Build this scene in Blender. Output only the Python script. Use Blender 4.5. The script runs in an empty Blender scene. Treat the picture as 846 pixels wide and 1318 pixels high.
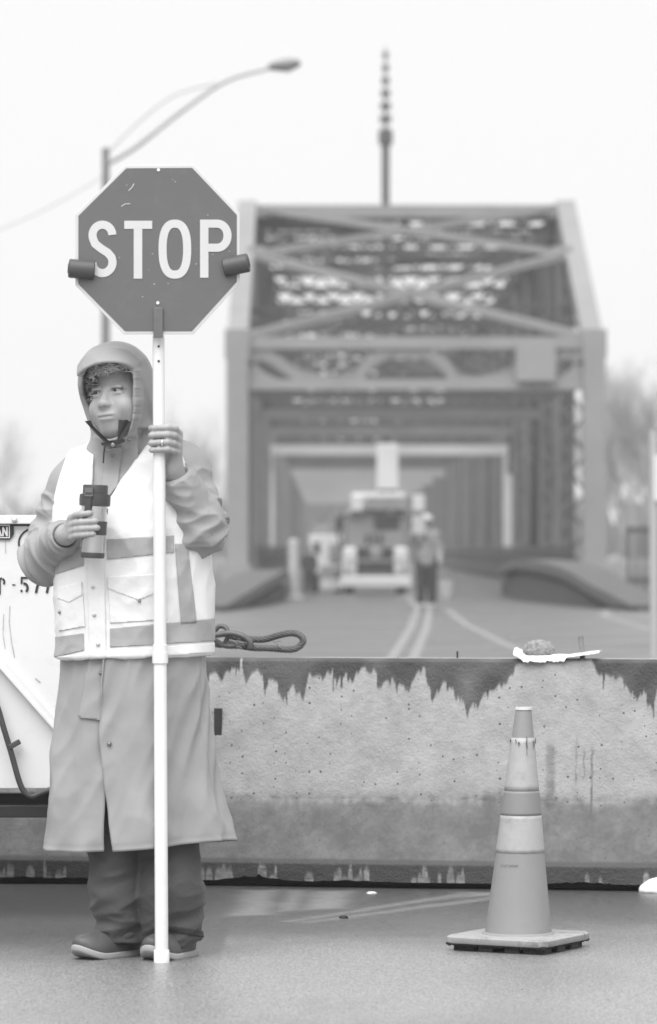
import bpy, bmesh, math, random
import numpy as np
from mathutils import Vector, Matrix, noise as mnoise

scene = bpy.context.scene
random.seed(7)
rad = math.radians

# ------------------------------------------------------------------ camera
FPX = 5189.0          # focal length in photo pixels (photo 846 x 1318)
CX, HY, H = 423.0, 705.0, 1.12
cam_d = bpy.data.cameras.new('camera')
cam_d.sensor_fit = 'VERTICAL'
cam_d.sensor_height = 36.0
cam_d.lens = 36.0 * FPX / 1318.0
cam_d.clip_end = 3000
cam_d.dof.use_dof = True
cam_d.dof.focus_distance = 11.75
cam_d.dof.aperture_fstop = 4.7
cam = bpy.data.objects.new('camera', cam_d)
cam.location = (0, 0, H)
cam.rotation_euler = (math.pi / 2 + math.atan((HY - 659.0) / FPX), 0, 0)
scene.collection.objects.link(cam)
scene.camera = cam

# ------------------------------------------------------------------ world and sun (overcast)
SUN_EL, SUN_AZ = rad(58), rad(196)      # azimuth measured clockwise from +Y
world = bpy.data.worlds.new('World')
scene.world = world
world.use_nodes = True
nt = world.node_tree
bg = nt.nodes['Background']
sky = nt.nodes.new('ShaderNodeTexSky')
sky.sky_type = 'NISHITA'
sky.sun_disc = False
sky.sun_elevation = SUN_EL
sky.sun_rotation = SUN_AZ
sky.dust_density = 6.0
bw = nt.nodes.new('ShaderNodeRGBToBW')          # black and white photograph
nt.links.new(sky.outputs[0], bw.inputs[0])
mixw = nt.nodes.new('ShaderNodeMix')            # cloud cover evens the sky out
mixw.data_type = 'FLOAT'
mixw.inputs[0].default_value = 0.8
mixw.inputs[3].default_value = 13.0
nt.links.new(bw.outputs[0], mixw.inputs[2])
nt.links.new(mixw.outputs[0], bg.inputs[0])
bg.inputs[1].default_value = 0.057

sun_d = bpy.data.lights.new('sun', 'SUN')
sun_d.energy = 2.5
sun_d.angle = rad(60)
sun_d.color = (1, 1, 1)
sun = bpy.data.objects.new('sun', sun_d)
sd = Vector((math.sin(SUN_AZ) * math.cos(SUN_EL), math.cos(SUN_AZ) * math.cos(SUN_EL), math.sin(SUN_EL)))
sun.rotation_euler = sd.to_track_quat('Z', 'Y').to_euler()
scene.collection.objects.link(sun)

vs = scene.view_settings
vs.view_transform = 'Standard'
vs.look = 'None'
vs.gamma = 1.0
vs.use_curve_mapping = False
vs.exposure = 0.66

scene.render.engine = 'CYCLES'
scene.cycles.use_denoising = True
scene.cycles.max_bounces = 6
scene.cycles.volume_bounces = 1
scene.cycles.caustics_reflective = False
scene.cycles.caustics_refractive = False


# ------------------------------------------------------------------ helpers
def P(px, py, Y):
    """photo pixel at a known distance -> world point"""
    return Vector(((px - CX) / FPX * Y, Y, H - (py - HY) / FPX * Y))


def tag(o, label=None, cat=None, group=None, kind=None):
    if label: o['label'] = label
    if cat: o['category'] = cat
    if group: o['group'] = group
    if kind: o['kind'] = kind
    return o


def thing(name, label, cat, loc=(0, 0, 0), group=None):
    o = bpy.data.objects.new(name, None)
    o.empty_display_size = 0.2
    o.location = loc
    scene.collection.objects.link(o)
    return tag(o, label, cat, group)


def root_offset(parent):
    off = Vector((0, 0, 0))
    while parent is not None:
        off += Vector(parent.location)
        parent = parent.parent
    return off


def link_mesh(name, me, mat, parent=None, smooth=False):
    if mat is not None:
        me.materials.append(mat)
    if smooth:
        for p in me.polygons: p.use_smooth = True
    o = bpy.data.objects.new(name, me)
    if parent is not None:
        o.parent = parent
    scene.collection.objects.link(o)
    return o


class MB:
    """collects vertices and faces in world space"""
    def __init__(s):
        s.v = []; s.f = []

    def add(s, vs_, fs):
        n = len(s.v)
        s.v += [tuple(v) for v in vs_]
        s.f += [tuple(i + n for i in f) for f in fs]

    def box(s, c, size, rot=None):
        sx, sy, sz = [k / 2 for k in size]
        pts = [Vector((x, y, z)) for x in (-sx, sx) for y in (-sy, sy) for z in (-sz, sz)]
        if rot is not None: pts = [rot @ p for p in pts]
        c = Vector(c)
        s.add([p + c for p in pts], [(0, 1, 3, 2), (4, 6, 7, 5), (0, 4, 5, 1), (2, 3, 7, 6), (0, 2, 6, 4), (1, 5, 7, 3)])

    def bar(s, a, b, w, h, up=(0, 0, 1)):
        a, b = Vector(a), Vector(b)
        d = (b - a); L = d.length
        if L < 1e-6: return
        d.normalize()
        up = Vector(up)
        if abs(d.dot(up)) > 0.98: up = Vector((0, 1, 0))
        x = d.cross(up).normalized(); y = x.cross(d).normalized()
        rot = Matrix((x, d, y)).transposed()
        s.box((a + b) / 2, (w, L, h), rot)

    def tube(s, path, r, seg=8, caps=True, closed=False):
        path = [Vector(p) for p in path]
        n = len(path)
        rs = r if isinstance(r, (list, tuple)) else [r] * n
        rings = []
        prev = None
        for i, p in enumerate(path):
            if closed:
                t = path[(i + 1) % n] - path[i - 1]
            else:
                t = path[min(i + 1, n - 1)] - path[max(i - 1, 0)]
            t.normalize()
            if prev is None:
                ref = Vector((0, 0, 1)) if abs(t.z) < 0.9 else Vector((1, 0, 0))
                x = t.cross(ref).normalized()
            else:
                x = (prev - t * prev.dot(t))
                if x.length < 1e-6: x = t.orthogonal()
                x.normalize()
            prev = x
            y = t.cross(x)
            rings.append([p + (x * math.cos(2 * math.pi * k / seg) + y * math.sin(2 * math.pi * k / seg)) * rs[i] for k in range(seg)])
        fs = []
        m = n if closed else n - 1
        for i in range(m):
            for k in range(seg):
                a = i * seg + k; b = i * seg + (k + 1) % seg
                j = (i + 1) % n
                fs.append((a, b, j * seg + (k + 1) % seg, j * seg + k))
        if caps and not closed:
            fs.append(tuple(range(seg - 1, -1, -1)))
            fs.append(tuple((n - 1) * seg + k for k in range(seg)))
        s.add([p for ring in rings for p in ring], fs)

    def lathe(s, prof, c, axis=None, seg=32, squash=1.0):
        """prof: list of (r, z)"""
        c = Vector(c)
        rot = axis if axis is not None else Matrix.Identity(3)
        vs_, fs = [], []
        for r, z in prof:
            for k in range(seg):
                a = 2 * math.pi * k / seg
                vs_.append(c + rot @ Vector((r * math.cos(a), r * math.sin(a) * squash, z)))
        for i in range(len(prof) - 1):
            for k in range(seg):
                fs.append((i * seg + k, i * seg + (k + 1) % seg, (i + 1) * seg + (k + 1) % seg, (i + 1) * seg + k))
        fs.append(tuple(range(seg - 1, -1, -1)))
        fs.append(tuple((len(prof) - 1) * seg + k for k in range(seg)))
        s.add(vs_, fs)

    def prism(s, poly, origin, ex, ey, depth):
        """2-D polygon (convex or simple) extruded along ex x ey"""
        ex, ey = Vector(ex), Vector(ey); ez = ex.cross(ey).normalized()
        o = Vector(origin); n = len(poly)
        a = [o + ex * x + ey * y for x, y in poly]
        b = [p - ez * depth for p in a]
        fs = [tuple(range(n)), tuple(range(2 * n - 1, n - 1, -1))]
        for i in range(n):
            j = (i + 1) % n
            fs.append((i, i + n, j + n, j))
        s.add(a + b, fs)

    def ribbon(s, pts, w, origin, ex, ey, depth, closed=False):
        """thick 2-D stroke with mitred joints, extruded"""
        ex, ey = Vector(ex), Vector(ey); ez = ex.cross(ey).normalized()
        o = Vector(origin); n = len(pts)
        pts = [Vector((p[0], p[1])) for p in pts]
        L, R = [], []
        for i, p in enumerate(pts):
            if closed:
                d0 = (p - pts[i - 1]).normalized(); d1 = (pts[(i + 1) % n] - p).normalized()
            else:
                d0 = (p - pts[i - 1]).normalized() if i > 0 else (pts[1] - p).normalized()
                d1 = (pts[i + 1] - p).normalized() if i < n - 1 else d0
            t = (d0 + d1)
            t = t.normalized() if t.length > 1e-6 else d1
            nn = Vector((-t.y, t.x))
            k = max(0.4, nn.dot(Vector((-d1.y, d1.x))))
            L.append(p + nn * (w / 2 / k)); R.append(p - nn * (w / 2 / k))
        q = lambda p, dz: o + ex * p.x + ey * p.y - ez * dz
        vs_ = [q(p, 0) for p in L] + [q(p, 0) for p in R] + [q(p, depth) for p in L] + [q(p, depth) for p in R]
        fs = []
        for i in range(n if closed else n - 1):
            j = (i + 1) % n
            fs += [(n + i, n + j, j, i), (2 * n + i, 2 * n + j, 3 * n + j, 3 * n + i), (i, j, 2 * n + j, 2 * n + i), (n + j, n + i, 3 * n + i, 3 * n + j)]
        if not closed:
            fs += [(0, 2 * n, 3 * n, n), (n - 1, 2 * n - 1, 4 * n - 1, 3 * n - 1)]
        s.add(vs_, fs)

    def build(s, name, mat, parent=None, smooth=False, bevel=0.0, auto=None, fix=True):
        off = root_offset(parent)
        me = bpy.data.meshes.new(name)
        me.from_pydata([(v[0] - off.x, v[1] - off.y, v[2] - off.z) for v in s.v], [], s.f)
        if fix or bevel:
            bm = bmesh.new(); bm.from_mesh(me)
            if bevel:
                eg = [e for e in bm.edges if len(e.link_faces) == 2 and e.calc_face_angle(0) > 0.5]
                bmesh.ops.bevel(bm, geom=eg, offset=bevel, segments=2, profile=0.5, affect='EDGES', clamp_overlap=True)
            bmesh.ops.recalc_face_normals(bm, faces=bm.faces)
            bm.to_mesh(me); bm.free()
        o = link_mesh(name, me, mat, parent, smooth)
        if auto is not None:
            for p in me.polygons: p.use_smooth = True
            me.set_sharp_from_angle(angle=auto)
        return o


# ------------------------------------------------------------------ materials (all grey: black and white photograph)
MATS = {}


def mat(name, v, rough=0.6, var=0.0, scale=8.0, bump=0.0, bscale=60.0, spec=0.5, metal=0.0, stretch=None,
        dirt=0.0, dscale=3.0, dv=0.1, rvar=0.0, bdist=0.01, sheen=0.0, crease=0.0, cscale=9.0):
    if name in MATS: return MATS[name]
    m = bpy.data.materials.new(name)
    m.use_nodes = True
    n, l = m.node_tree.nodes, m.node_tree.links
    b = n['Principled BSDF']
    b.inputs['Roughness'].default_value = rough
    b.inputs['Metallic'].default_value = metal
    b.inputs['Specular IOR Level'].default_value = spec
    if sheen: b.inputs['Sheen Weight'].default_value = sheen
    tc = n.new('ShaderNodeTexCoord')
    src = tc.outputs['Object']
    if stretch:
        mp = n.new('ShaderNodeMapping'); mp.inputs['Scale'].default_value = stretch
        l.new(src, mp.inputs[0]); src = mp.outputs[0]
    col = None
    if var:
        t = n.new('ShaderNodeTexNoise'); t.inputs['Scale'].default_value = scale
        t.inputs['Detail'].default_value = 6; t.inputs['Roughness'].default_value = 0.65
        l.new(src, t.inputs['Vector'])
        r = n.new('ShaderNodeMapRange')
        r.inputs[1].default_value = 0.25; r.inputs[2].default_value = 0.75
        r.inputs[3].default_value = v * (1 - var); r.inputs[4].default_value = v * (1 + var)
        l.new(t.outputs[0], r.inputs[0]); col = r.outputs[0]
    if dirt:
        t = n.new('ShaderNodeTexNoise'); t.inputs['Scale'].default_value = dscale
        t.inputs['Detail'].default_value = 9; t.inputs['Roughness'].default_value = 0.75
        l.new(src, t.inputs['Vector'])
        r = n.new('ShaderNodeMapRange')
        r.inputs[1].default_value = 0.52; r.inputs[2].default_value = 0.68
        r.inputs[3].default_value = 0; r.inputs[4].default_value = dirt
        l.new(t.outputs[0], r.inputs[0])
        mx = n.new('ShaderNodeMix'); mx.data_type = 'FLOAT'
        l.new(r.outputs[0], mx.inputs[0])
        if col is not None: l.new(col, mx.inputs[2])
        else: mx.inputs[2].default_value = v
        mx.inputs[3].default_value = dv
        col = mx.outputs[0]
    if col is not None:
        cc = n.new('ShaderNodeCombineColor')
        for i in range(3): l.new(col, cc.inputs[i])
        l.new(cc.outputs[0], b.inputs['Base Color'])
    else:
        b.inputs['Base Color'].default_value = (v, v, v, 1)
    if rvar:
        t = n.new('ShaderNodeTexNoise'); t.inputs['Scale'].default_value = dscale * 1.7
        l.new(src, t.inputs['Vector'])
        r = n.new('ShaderNodeMapRange')
        r.inputs[1].default_value = 0.3; r.inputs[2].default_value = 0.7
        r.inputs[3].default_value = max(0.02, rough - rvar); r.inputs[4].default_value = min(1, rough + rvar)
        l.new(t.outputs[0], r.inputs[0]); l.new(r.outputs[0], b.inputs['Roughness'])
    if bump:
        t = n.new('ShaderNodeTexNoise'); t.inputs['Scale'].default_value = bscale
        t.inputs['Detail'].default_value = 5; t.inputs['Roughness'].default_value = 0.6
        l.new(src, t.inputs['Vector'])
        bp = n.new('ShaderNodeBump'); bp.inputs['Strength'].default_value = bump
        bp.inputs['Distance'].default_value = bdist
        l.new(t.outputs[0], bp.inputs['Height']); l.new(bp.outputs[0], b.inputs['Normal'])
        if crease:                                   # sharp cloth creases
            t2 = n.new('ShaderNodeTexNoise'); t2.noise_type = 'RIDGED_MULTIFRACTAL'
            t2.inputs['Scale'].default_value = cscale; t2.inputs['Detail'].default_value = 2.5; t2.inputs['Roughness'].default_value = .45
            t2.inputs['Distortion'].default_value = .6
            l.new(src, t2.inputs['Vector'])
            b2 = n.new('ShaderNodeBump'); b2.inputs['Strength'].default_value = crease; b2.inputs['Distance'].default_value = .012
            l.new(t2.outputs[0], b2.inputs['Height']); l.new(bp.outputs[0], b2.inputs['Normal']); l.new(b2.outputs[0], b.inputs['Normal'])
    MATS[name] = m
    return m


def mix_attr(m, attr, value, rough=None):
    """blend the base colour of material m towards `value` where the mesh attribute says so"""
    n, l = m.node_tree.nodes, m.node_tree.links
    b = n['Principled BSDF']
    a = n.new('ShaderNodeAttribute'); a.attribute_name = attr
    mx = n.new('ShaderNodeMix'); mx.data_type = 'RGBA'
    l.new(a.outputs['Fac'], mx.inputs[0])
    if b.inputs['Base Color'].is_linked: l.new(b.inputs['Base Color'].links[0].from_socket, mx.inputs[6])
    else: mx.inputs[6].default_value = b.inputs['Base Color'].default_value
    mx.inputs[7].default_value = (value, value, value, 1)
    l.new(mx.outputs[2], b.inputs['Base Color'])
    if rough is not None:
        mr = n.new('ShaderNodeMix'); mr.data_type = 'FLOAT'
        l.new(a.outputs['Fac'], mr.inputs[0])
        if b.inputs['Roughness'].is_linked: l.new(b.inputs['Roughness'].links[0].from_socket, mr.inputs[2])
        else: mr.inputs[2].default_value = b.inputs['Roughness'].default_value
        mr.inputs[3].default_value = rough
        l.new(mr.outputs[0], b.inputs['Roughness'])


def set_attr(me, name, vals):
    a = me.attributes.new(name, 'FLOAT', 'POINT')
    a.data.foreach_set('value', np.asarray(vals, dtype=np.float32))


def nz(x, y=0.0, z=0.0):
    return mnoise.noise(Vector((x, y, z)))


def bez(pts, n=24):
    """Catmull-Rom through the points"""
    pts = [Vector(p) for p in pts]
    q = [pts[0] * 2 - pts[1]] + pts + [pts[-1] * 2 - pts[-2]]
    out = []
    seg = len(pts) - 1
    for i in range(seg):
        for k in range(n):
            t = k / n
            a, b, c, d = q[i], q[i + 1], q[i + 2], q[i + 3]
            out.append(0.5 * ((2 * b) + (c - a) * t + (2 * a - 5 * b + 4 * c - d) * t * t + (3 * b - a - 3 * c + d) * t ** 3))
    out.append(pts[-1])
    return out


# ------------------------------------------------------------------ implicit surfaces (for the body and the clothes)
def smin(a, b, k):
    h = np.clip(0.5 + 0.5 * (b - a) / k, 0, 1)
    return b + (a - b) * h - k * h * (1 - h)


def smax(a, b, k):
    return -smin(-a, -b, k)


class Field:
    def __init__(s, lo, hi, h):
        s.lo = np.array(lo, float); s.h = h
        s.n = np.ceil((np.array(hi) - s.lo) / h).astype(int) + 1
        s.f = np.full(s.n, 0.5, np.float32)
        s.ax = [s.lo[i] + h * np.arange(s.n[i]) for i in range(3)]

    def sub_axes(s, lo, hi):
        i0 = [max(0, int((lo[i] - s.lo[i]) / s.h)) for i in range(3)]
        i1 = [min(s.n[i], int((hi[i] - s.lo[i]) / s.h) + 2) for i in range(3)]
        sl = tuple(slice(a, b) for a, b in zip(i0, i1))
        X, Y, Z = np.meshgrid(*[s.ax[i][sl[i]] for i in range(3)], indexing='ij', sparse=True)
        return sl, X, Y, Z

    def op(s, fn, lo, hi, k=0.01, mode='add'):
        m = k + 3 * s.h
        sl, X, Y, Z = s.sub_axes([a - m for a in lo], [a + m for a in hi])
        if 0 in s.f[sl].shape: return
        d = fn(X, Y, Z)
        if mode == 'add': s.f[sl] = smin(s.f[sl], d, k)
        else: s.f[sl] = smax(s.f[sl], -d, k)

    def capsule(s, a, b, r1, r2=None, k=0.01, mode='add', sy=1.0):
        a = np.array(a, float); b = np.array(b, float); r2 = r1 if r2 is None else r2
        ba = b - a; L2 = max(1e-9, ba.dot(ba))
        def fn(X, Y, Z):
            t = np.clip(((X - a[0]) * ba[0] + (Y - a[1]) * ba[1] + (Z - a[2]) * ba[2]) / L2, 0, 1)
            return np.sqrt((X - a[0] - t * ba[0]) ** 2 + ((Y - a[1] - t * ba[1]) * sy) ** 2 + (Z - a[2] - t * ba[2]) ** 2) - (r1 + (r2 - r1) * t)
        r = max(r1, r2)
        s.op(fn, np.minimum(a, b) - r, np.maximum(a, b) + r, k, mode)

    def ell(s, c, r, k=0.01, mode='add', R=None):
        c = np.array(c, float); r = np.array(r, float)
        Rm = np.array(R) if R is not None else np.eye(3)     # columns: local axes in world
        def fn(X, Y, Z):
            dx, dy, dz = X - c[0], Y - c[1], Z - c[2]
            q = [Rm[0, i] * dx + Rm[1, i] * dy + Rm[2, i] * dz for i in range(3)]
            k0 = np.sqrt(sum((q[i] / r[i]) ** 2 for i in range(3)))
            k1 = np.sqrt(sum((q[i] / r[i] ** 2) ** 2 for i in range(3))) + 1e-9
            return k0 * (k0 - 1) / k1
        m = r.max()
        s.op(fn, c - m, c + m, k, mode)

    def half(s, p, nrm, k=0.003, lo=None, hi=None):
        """keep the side of the plane opposite to nrm (inside the box lo..hi only)"""
        p = np.array(p, float); nrm = np.array(nrm, float); nrm /= np.linalg.norm(nrm)
        lo = s.lo if lo is None else lo
        hi = s.lo + s.h * s.n if hi is None else hi
        sl, X, Y, Z = s.sub_axes(lo, hi)
        d = (X - p[0]) * nrm[0] + (Y - p[1]) * nrm[1] + (Z - p[2]) * nrm[2]
        s.f[sl] = smax(s.f[sl], d.astype(np.float32), k)

    def mesh(s):
        f = s.f; h = s.h
        ins = f < 0
        cnt = np.zeros([k - 1 for k in f.shape], np.int8)
        for i in (0, 1):
            for j in (0, 1):
                for k in (0, 1):
                    cnt += ins[i:f.shape[0] - 1 + i, j:f.shape[1] - 1 + j, k:f.shape[2] - 1 + k]
        act = np.argwhere((cnt > 0) & (cnt < 8))
        cid = np.full(cnt.shape, -1, np.int32)
        cid[act[:, 0], act[:, 1], act[:, 2]] = np.arange(len(act))
        corners = [(i, j, k) for i in (0, 1) for j in (0, 1) for k in (0, 1)]
        val = np.stack([f[act[:, 0] + c[0], act[:, 1] + c[1], act[:, 2] + c[2]] for c in corners], 1)
        acc = np.zeros((len(act), 3)); num = np.zeros(len(act))
        for a in range(8):
            for b in range(a + 1, 8):
                if sum(abs(corners[a][i] - corners[b][i]) for i in range(3)) != 1: continue
                va, vb = val[:, a], val[:, b]
                m = (va < 0) != (vb < 0)
                t = np.where(m, va / np.where(m, va - vb, 1), 0)
                ca = np.array(corners[a]); cb = np.array(corners[b])
                acc += m[:, None] * (ca + t[:, None] * (cb - ca)); num += m
        pos = s.lo + h * (act + acc / num[:, None])
        faces = []
        for axis in range(3):
            o1, o2 = [(1, 2), (2, 0), (0, 1)][axis]
            d = [0, 0, 0]; d[axis] = 1
            sa = [slice(0, f.shape[i] - d[i]) for i in range(3)]
            sb = [slice(d[i], f.shape[i]) for i in range(3)]
            e = np.argwhere(ins[tuple(sa)] != ins[tuple(sb)])
            e = e[(e[:, o1] > 0) & (e[:, o2] > 0) & (e[:, o1] < f.shape[o1] - 1) & (e[:, o2] < f.shape[o2] - 1)]
            def cell(d1, d2):
                q = e.copy(); q[:, o1] -= d1; q[:, o2] -= d2
                return cid[q[:, 0], q[:, 1], q[:, 2]]
            quad = np.stack([cell(1, 1), cell(0, 1), cell(0, 0), cell(1, 0)], 1)
            flip = ~ins[e[:, 0], e[:, 1], e[:, 2]]
            quad[flip] = quad[flip][:, ::-1]
            faces.append(quad)
        faces = np.concatenate(faces)
        faces = faces[(faces >= 0).all(1)]
        return pos, faces


def make_mesh(name, pos, faces):
    me = bpy.data.meshes.new(name)
    me.vertices.add(len(pos)); me.vertices.foreach_set('co', np.asarray(pos, np.float32).ravel())
    nf = len(faces)
    me.loops.add(nf * 4); me.loops.foreach_set('vertex_index', np.asarray(faces, np.int32).ravel())
    me.polygons.add(nf)
    me.polygons.foreach_set('loop_start', np.arange(0, nf * 4, 4, dtype=np.int32))
    me.polygons.foreach_set('use_smooth', np.ones(nf, bool))
    me.update(calc_edges=True); me.validate()
    return me


def relax(pos, faces, it=2, lam=0.5):
    pos = np.array(pos)
    e = np.concatenate([faces[:, [0, 1]], faces[:, [1, 2]], faces[:, [2, 3]], faces[:, [3, 0]]])
    e = np.concatenate([e, e[:, ::-1]])
    deg = np.bincount(e[:, 0], minlength=len(pos)).astype(float)
    for _ in range(it):
        acc = np.stack([np.bincount(e[:, 0], weights=pos[e[:, 1], i], minlength=len(pos)) for i in range(3)], 1)
        pos = pos + lam * (acc / np.maximum(deg, 1)[:, None] - pos)
    return pos


def vnormals(pos, faces):
    d1 = pos[faces[:, 2]] - pos[faces[:, 0]]; d2 = pos[faces[:, 3]] - pos[faces[:, 1]]
    fn = np.cross(d1, d2)
    vn = np.zeros_like(pos)
    for k in range(4):
        for i in range(3):
            vn[:, i] += np.bincount(faces[:, k], weights=fn[:, i], minlength=len(pos))
    return vn / np.maximum(1e-12, np.linalg.norm(vn, axis=1))[:, None]

# ================================================================== GROUND
m_asph = mat('wet_asphalt', 0.25, rough=0.37, var=0.55, scale=170.0, bump=0.5, bscale=100, stretch=(1, .22, 1), rvar=0.10, dscale=0.9, spec=0.95, bdist=0.004, dirt=.45, dv=.10)
m_road2 = mat('road_far_asphalt', 0.085, rough=0.36, var=0.25, scale=0.35, bump=0.3, bscale=120, rvar=0.1, dscale=0.4)
m_soil = mat('winter_soil', 0.11, rough=0.9, var=0.4, scale=0.3, bump=0.6, bscale=6, bdist=0.1)
m_paint = mat('worn_road_paint', 0.22, rough=0.5, var=0.25, scale=4)
m_faint = mat('ghost_paint', 0.11, rough=0.30, var=0.5, scale=40, dirt=0.8, dscale=14, dv=0.07, bump=0.25, bscale=170, bdist=0.004)
m_seam = mat('tar_seam', 0.022, rough=0.35, var=0.3, scale=30, bump=0.3, bscale=200, bdist=0.003)


def sheet(name, pts, z, m):
    b = MB(); b.add([(x, y, z) for x, y in pts], [tuple(range(len(pts)))])
    return tag(b.build(name, m), kind='structure')


def ribbon_sheet(name, path, w, z, m):
    b = MB(); n = len(path); vs_ = []
    for i, (x, y) in enumerate(path):
        a = Vector(path[max(0, i - 1)]); c = Vector(path[min(n - 1, i + 1)])
        t = (c - a).normalized(); nn = Vector((-t.y, t.x)) * w / 2
        vs_ += [(x + nn.x, y + nn.y, z), (x - nn.x, y - nn.y, z)]
    b.add(vs_, [(2 * i, 2 * i + 1, 2 * i + 3, 2 * i + 2) for i in range(n - 1)])
    return tag(b.build(name, m), kind='structure')


g = MB()
xs = [-300, -150, -60, -20, 24, 60, 150, 300]; ys = [-60, 0, 40, 80, 140, 220, 320, 460]
gv = [(x, y, -0.03) for y in ys for x in xs]
g.add(gv, [(j * 8 + i, j * 8 + i + 1, j * 8 + i + 9, j * 8 + i + 8) for j in range(7) for i in range(7)])
tag(g.build('ground', m_soil), kind='structure')
sheet('road', [(-9, -40), (10, -40), (10, 24), (-9, 24)], 0.0, m_asph)
sheet('bridge_approach_road', [(-7.5, 24), (9, 24), (8.2, 60), (6.2, 100), (6.2, 230), (-1.9, 230), (-1.9, 100), (-3.2, 60)], 0.0, m_road2)
for off in (-0.11, 0.11):
    ribbon_sheet('centre_line', [(0.2 + off, 26), (0.79 + off, 42), (1.25 + off, 56), (1.75 + off, 74), (2.0 + off, 100)], 0.11, 0.004, m_paint)
ribbon_sheet('lane_line', [(2.3, 34), (2.05, 46), (2.0, 58), (2.15, 74)], 0.12, 0.004, m_paint)
ribbon_sheet('edge_line', [(4.7, 34), (4.35, 52), (4.5, 66), (5.0, 72)], 0.13, 0.004, m_paint)


def G(px, py):
    Y = H * FPX / (py - HY)
    return ((px - CX) / FPX * Y, Y)


# the strip of road in front of the barrier, with ghosts of old paint, a scraped seam, damp hollows and a painted barrier reflection
mix_attr(m_asph, 'tar_and_reflection', 0.03, 0.32); mix_attr(m_asph, 'old_paint', 0.30, 0.36)
RX = np.linspace(-1.7, 1.7, 273); RY = np.concatenate([np.linspace(8.2, 11.6, 120)[:-1], np.linspace(11.6, 13.45, 190)])
A, B_ = Vector(G(395, 1187)), Vector(G(640, 1153))
dirv = (B_ - A).normalized(); nn = Vector((-dirv.y, dirv.x)); LAB = (B_ - A).length
def soft(d, w): return 1 / (1 + math.exp(max(-40, min(40, d / w))))
ghosts = [((318, 1147), (357, 1147), (345, 1178), (300, 1180)), ((372, 1147), (394, 1147), (382, 1172), (360, 1174)),
          ((404, 1148), (452, 1148), (440, 1170), (392, 1172)), ((600, 1150), (640, 1150), (640, 1153), (600, 1156))]
gq = [[Vector(G(*p)) for p in q] for q in ghosts]
rv, ap, at_ = [], [], []
for x in RX:
    for y in RY:
        p = Vector((x, y)); pa = ta = 0.0
        n1 = nz(x * 9, y * 9, 1); n2 = nz(x * 40, y * 25, 2)
        if 11.9 < y < 13.3:
            for q in gq:
                dmax = -1e9
                for k in range(4):
                    e = q[(k + 1) % 4] - q[k]; m_ = Vector((e.y, -e.x)).normalized()
                    c_ = sum(q, Vector((0, 0))) / 4
                    if (c_ - q[k]).dot(m_) > 0: m_ = -m_
                    dmax = max(dmax, (p - q[k]).dot(m_))
                pa = max(pa, 1.0 * soft(dmax + .02 * n1 + .006 * n2, .018) * (.8 + .35 * n2))
            t = (p - A).dot(dirv); d = (p - A).dot(nn) + .012 * n1
            if -.05 < t < LAB + .05:
                wd = .5 + .7 * max(0, t) / LAB
                pa = max(pa, .75 * soft(abs(d - .085 * wd) - .028 * wd, .010) * (.7 + .5 * n2), .6 * soft(abs(d + .040 * wd) - .035 * wd, .007) * (.7 + .6 * n2))
                ta = max(ta, .8 * soft(abs(d - .025 * wd) - .022 * wd, .006))
        if x < -.45: ta = max(ta, .8 * soft(abs(y - 12.62 - .03 * n1) - .10, .02) * soft(x + .62, .03))
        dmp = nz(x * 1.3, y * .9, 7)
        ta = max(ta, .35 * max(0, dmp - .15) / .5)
        ta = max(ta, .88 * soft(11.58 - y + .35 * nz(x * 1.1, y * 1.4, 21) + .12 * n1 - (.5 if x < -.3 else 0), .22) * (.9 + .15 * n2))      # damp along the barrier, with its dark reflection painted into the colour
        ed = min(1, min(x - RX[0], RX[-1] - x, y - RY[0], RY[-1] - y) / .08)
        rv.append((x, y, .0003 + ed * (.0037 + .0016 * nz(x * 2.2, y * 1.6, 3) + .0005 * nz(x * 9, y * 7, 5))))
        ap.append(max(0, min(1, pa))); at_.append(max(0, min(1, ta)))
ny_ = len(RY)
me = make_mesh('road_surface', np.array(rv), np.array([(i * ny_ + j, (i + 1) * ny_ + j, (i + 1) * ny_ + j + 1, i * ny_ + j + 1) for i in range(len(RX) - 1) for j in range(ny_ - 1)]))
set_attr(me, 'old_paint', ap); set_attr(me, 'tar_and_reflection', at_)
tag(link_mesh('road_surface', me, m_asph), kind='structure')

# ================================================================== CONCRETE BARRIER
bu = Vector((2.16, -0.34, 0)); bl = bu.length; bu.normalize()
bd = Vector((-bu.y, bu.x, 0))          # away from the camera
bo = Vector((-1.094, 13.42, 0))        # the point at photo x = 0


def BP(u, d, z): return bo + bu * u + bd * d + Vector((0, 0, z))


def px_u(px): return px / 846.0 * bl


prof = [(0.0, 0.024), (0.0, 0.082), (0.010, 0.096), (0.140, 0.262), (0.152, 0.285), (0.205, 0.742), (0.214, 0.752)]
BH, BT = 0.752, 0.36
barrier = thing('concrete_barrier', 'long grey concrete road barrier, rain stained with dark drips along its top', 'barrier', tuple(BP(1.0, 0.28, 0)))
m_conc = mat('weathered_concrete', 0.36, rough=0.85, var=0.22, scale=9.0, bump=0.6, bscale=120, dirt=0.3, dscale=14, dv=0.20, bdist=0.006)
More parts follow.
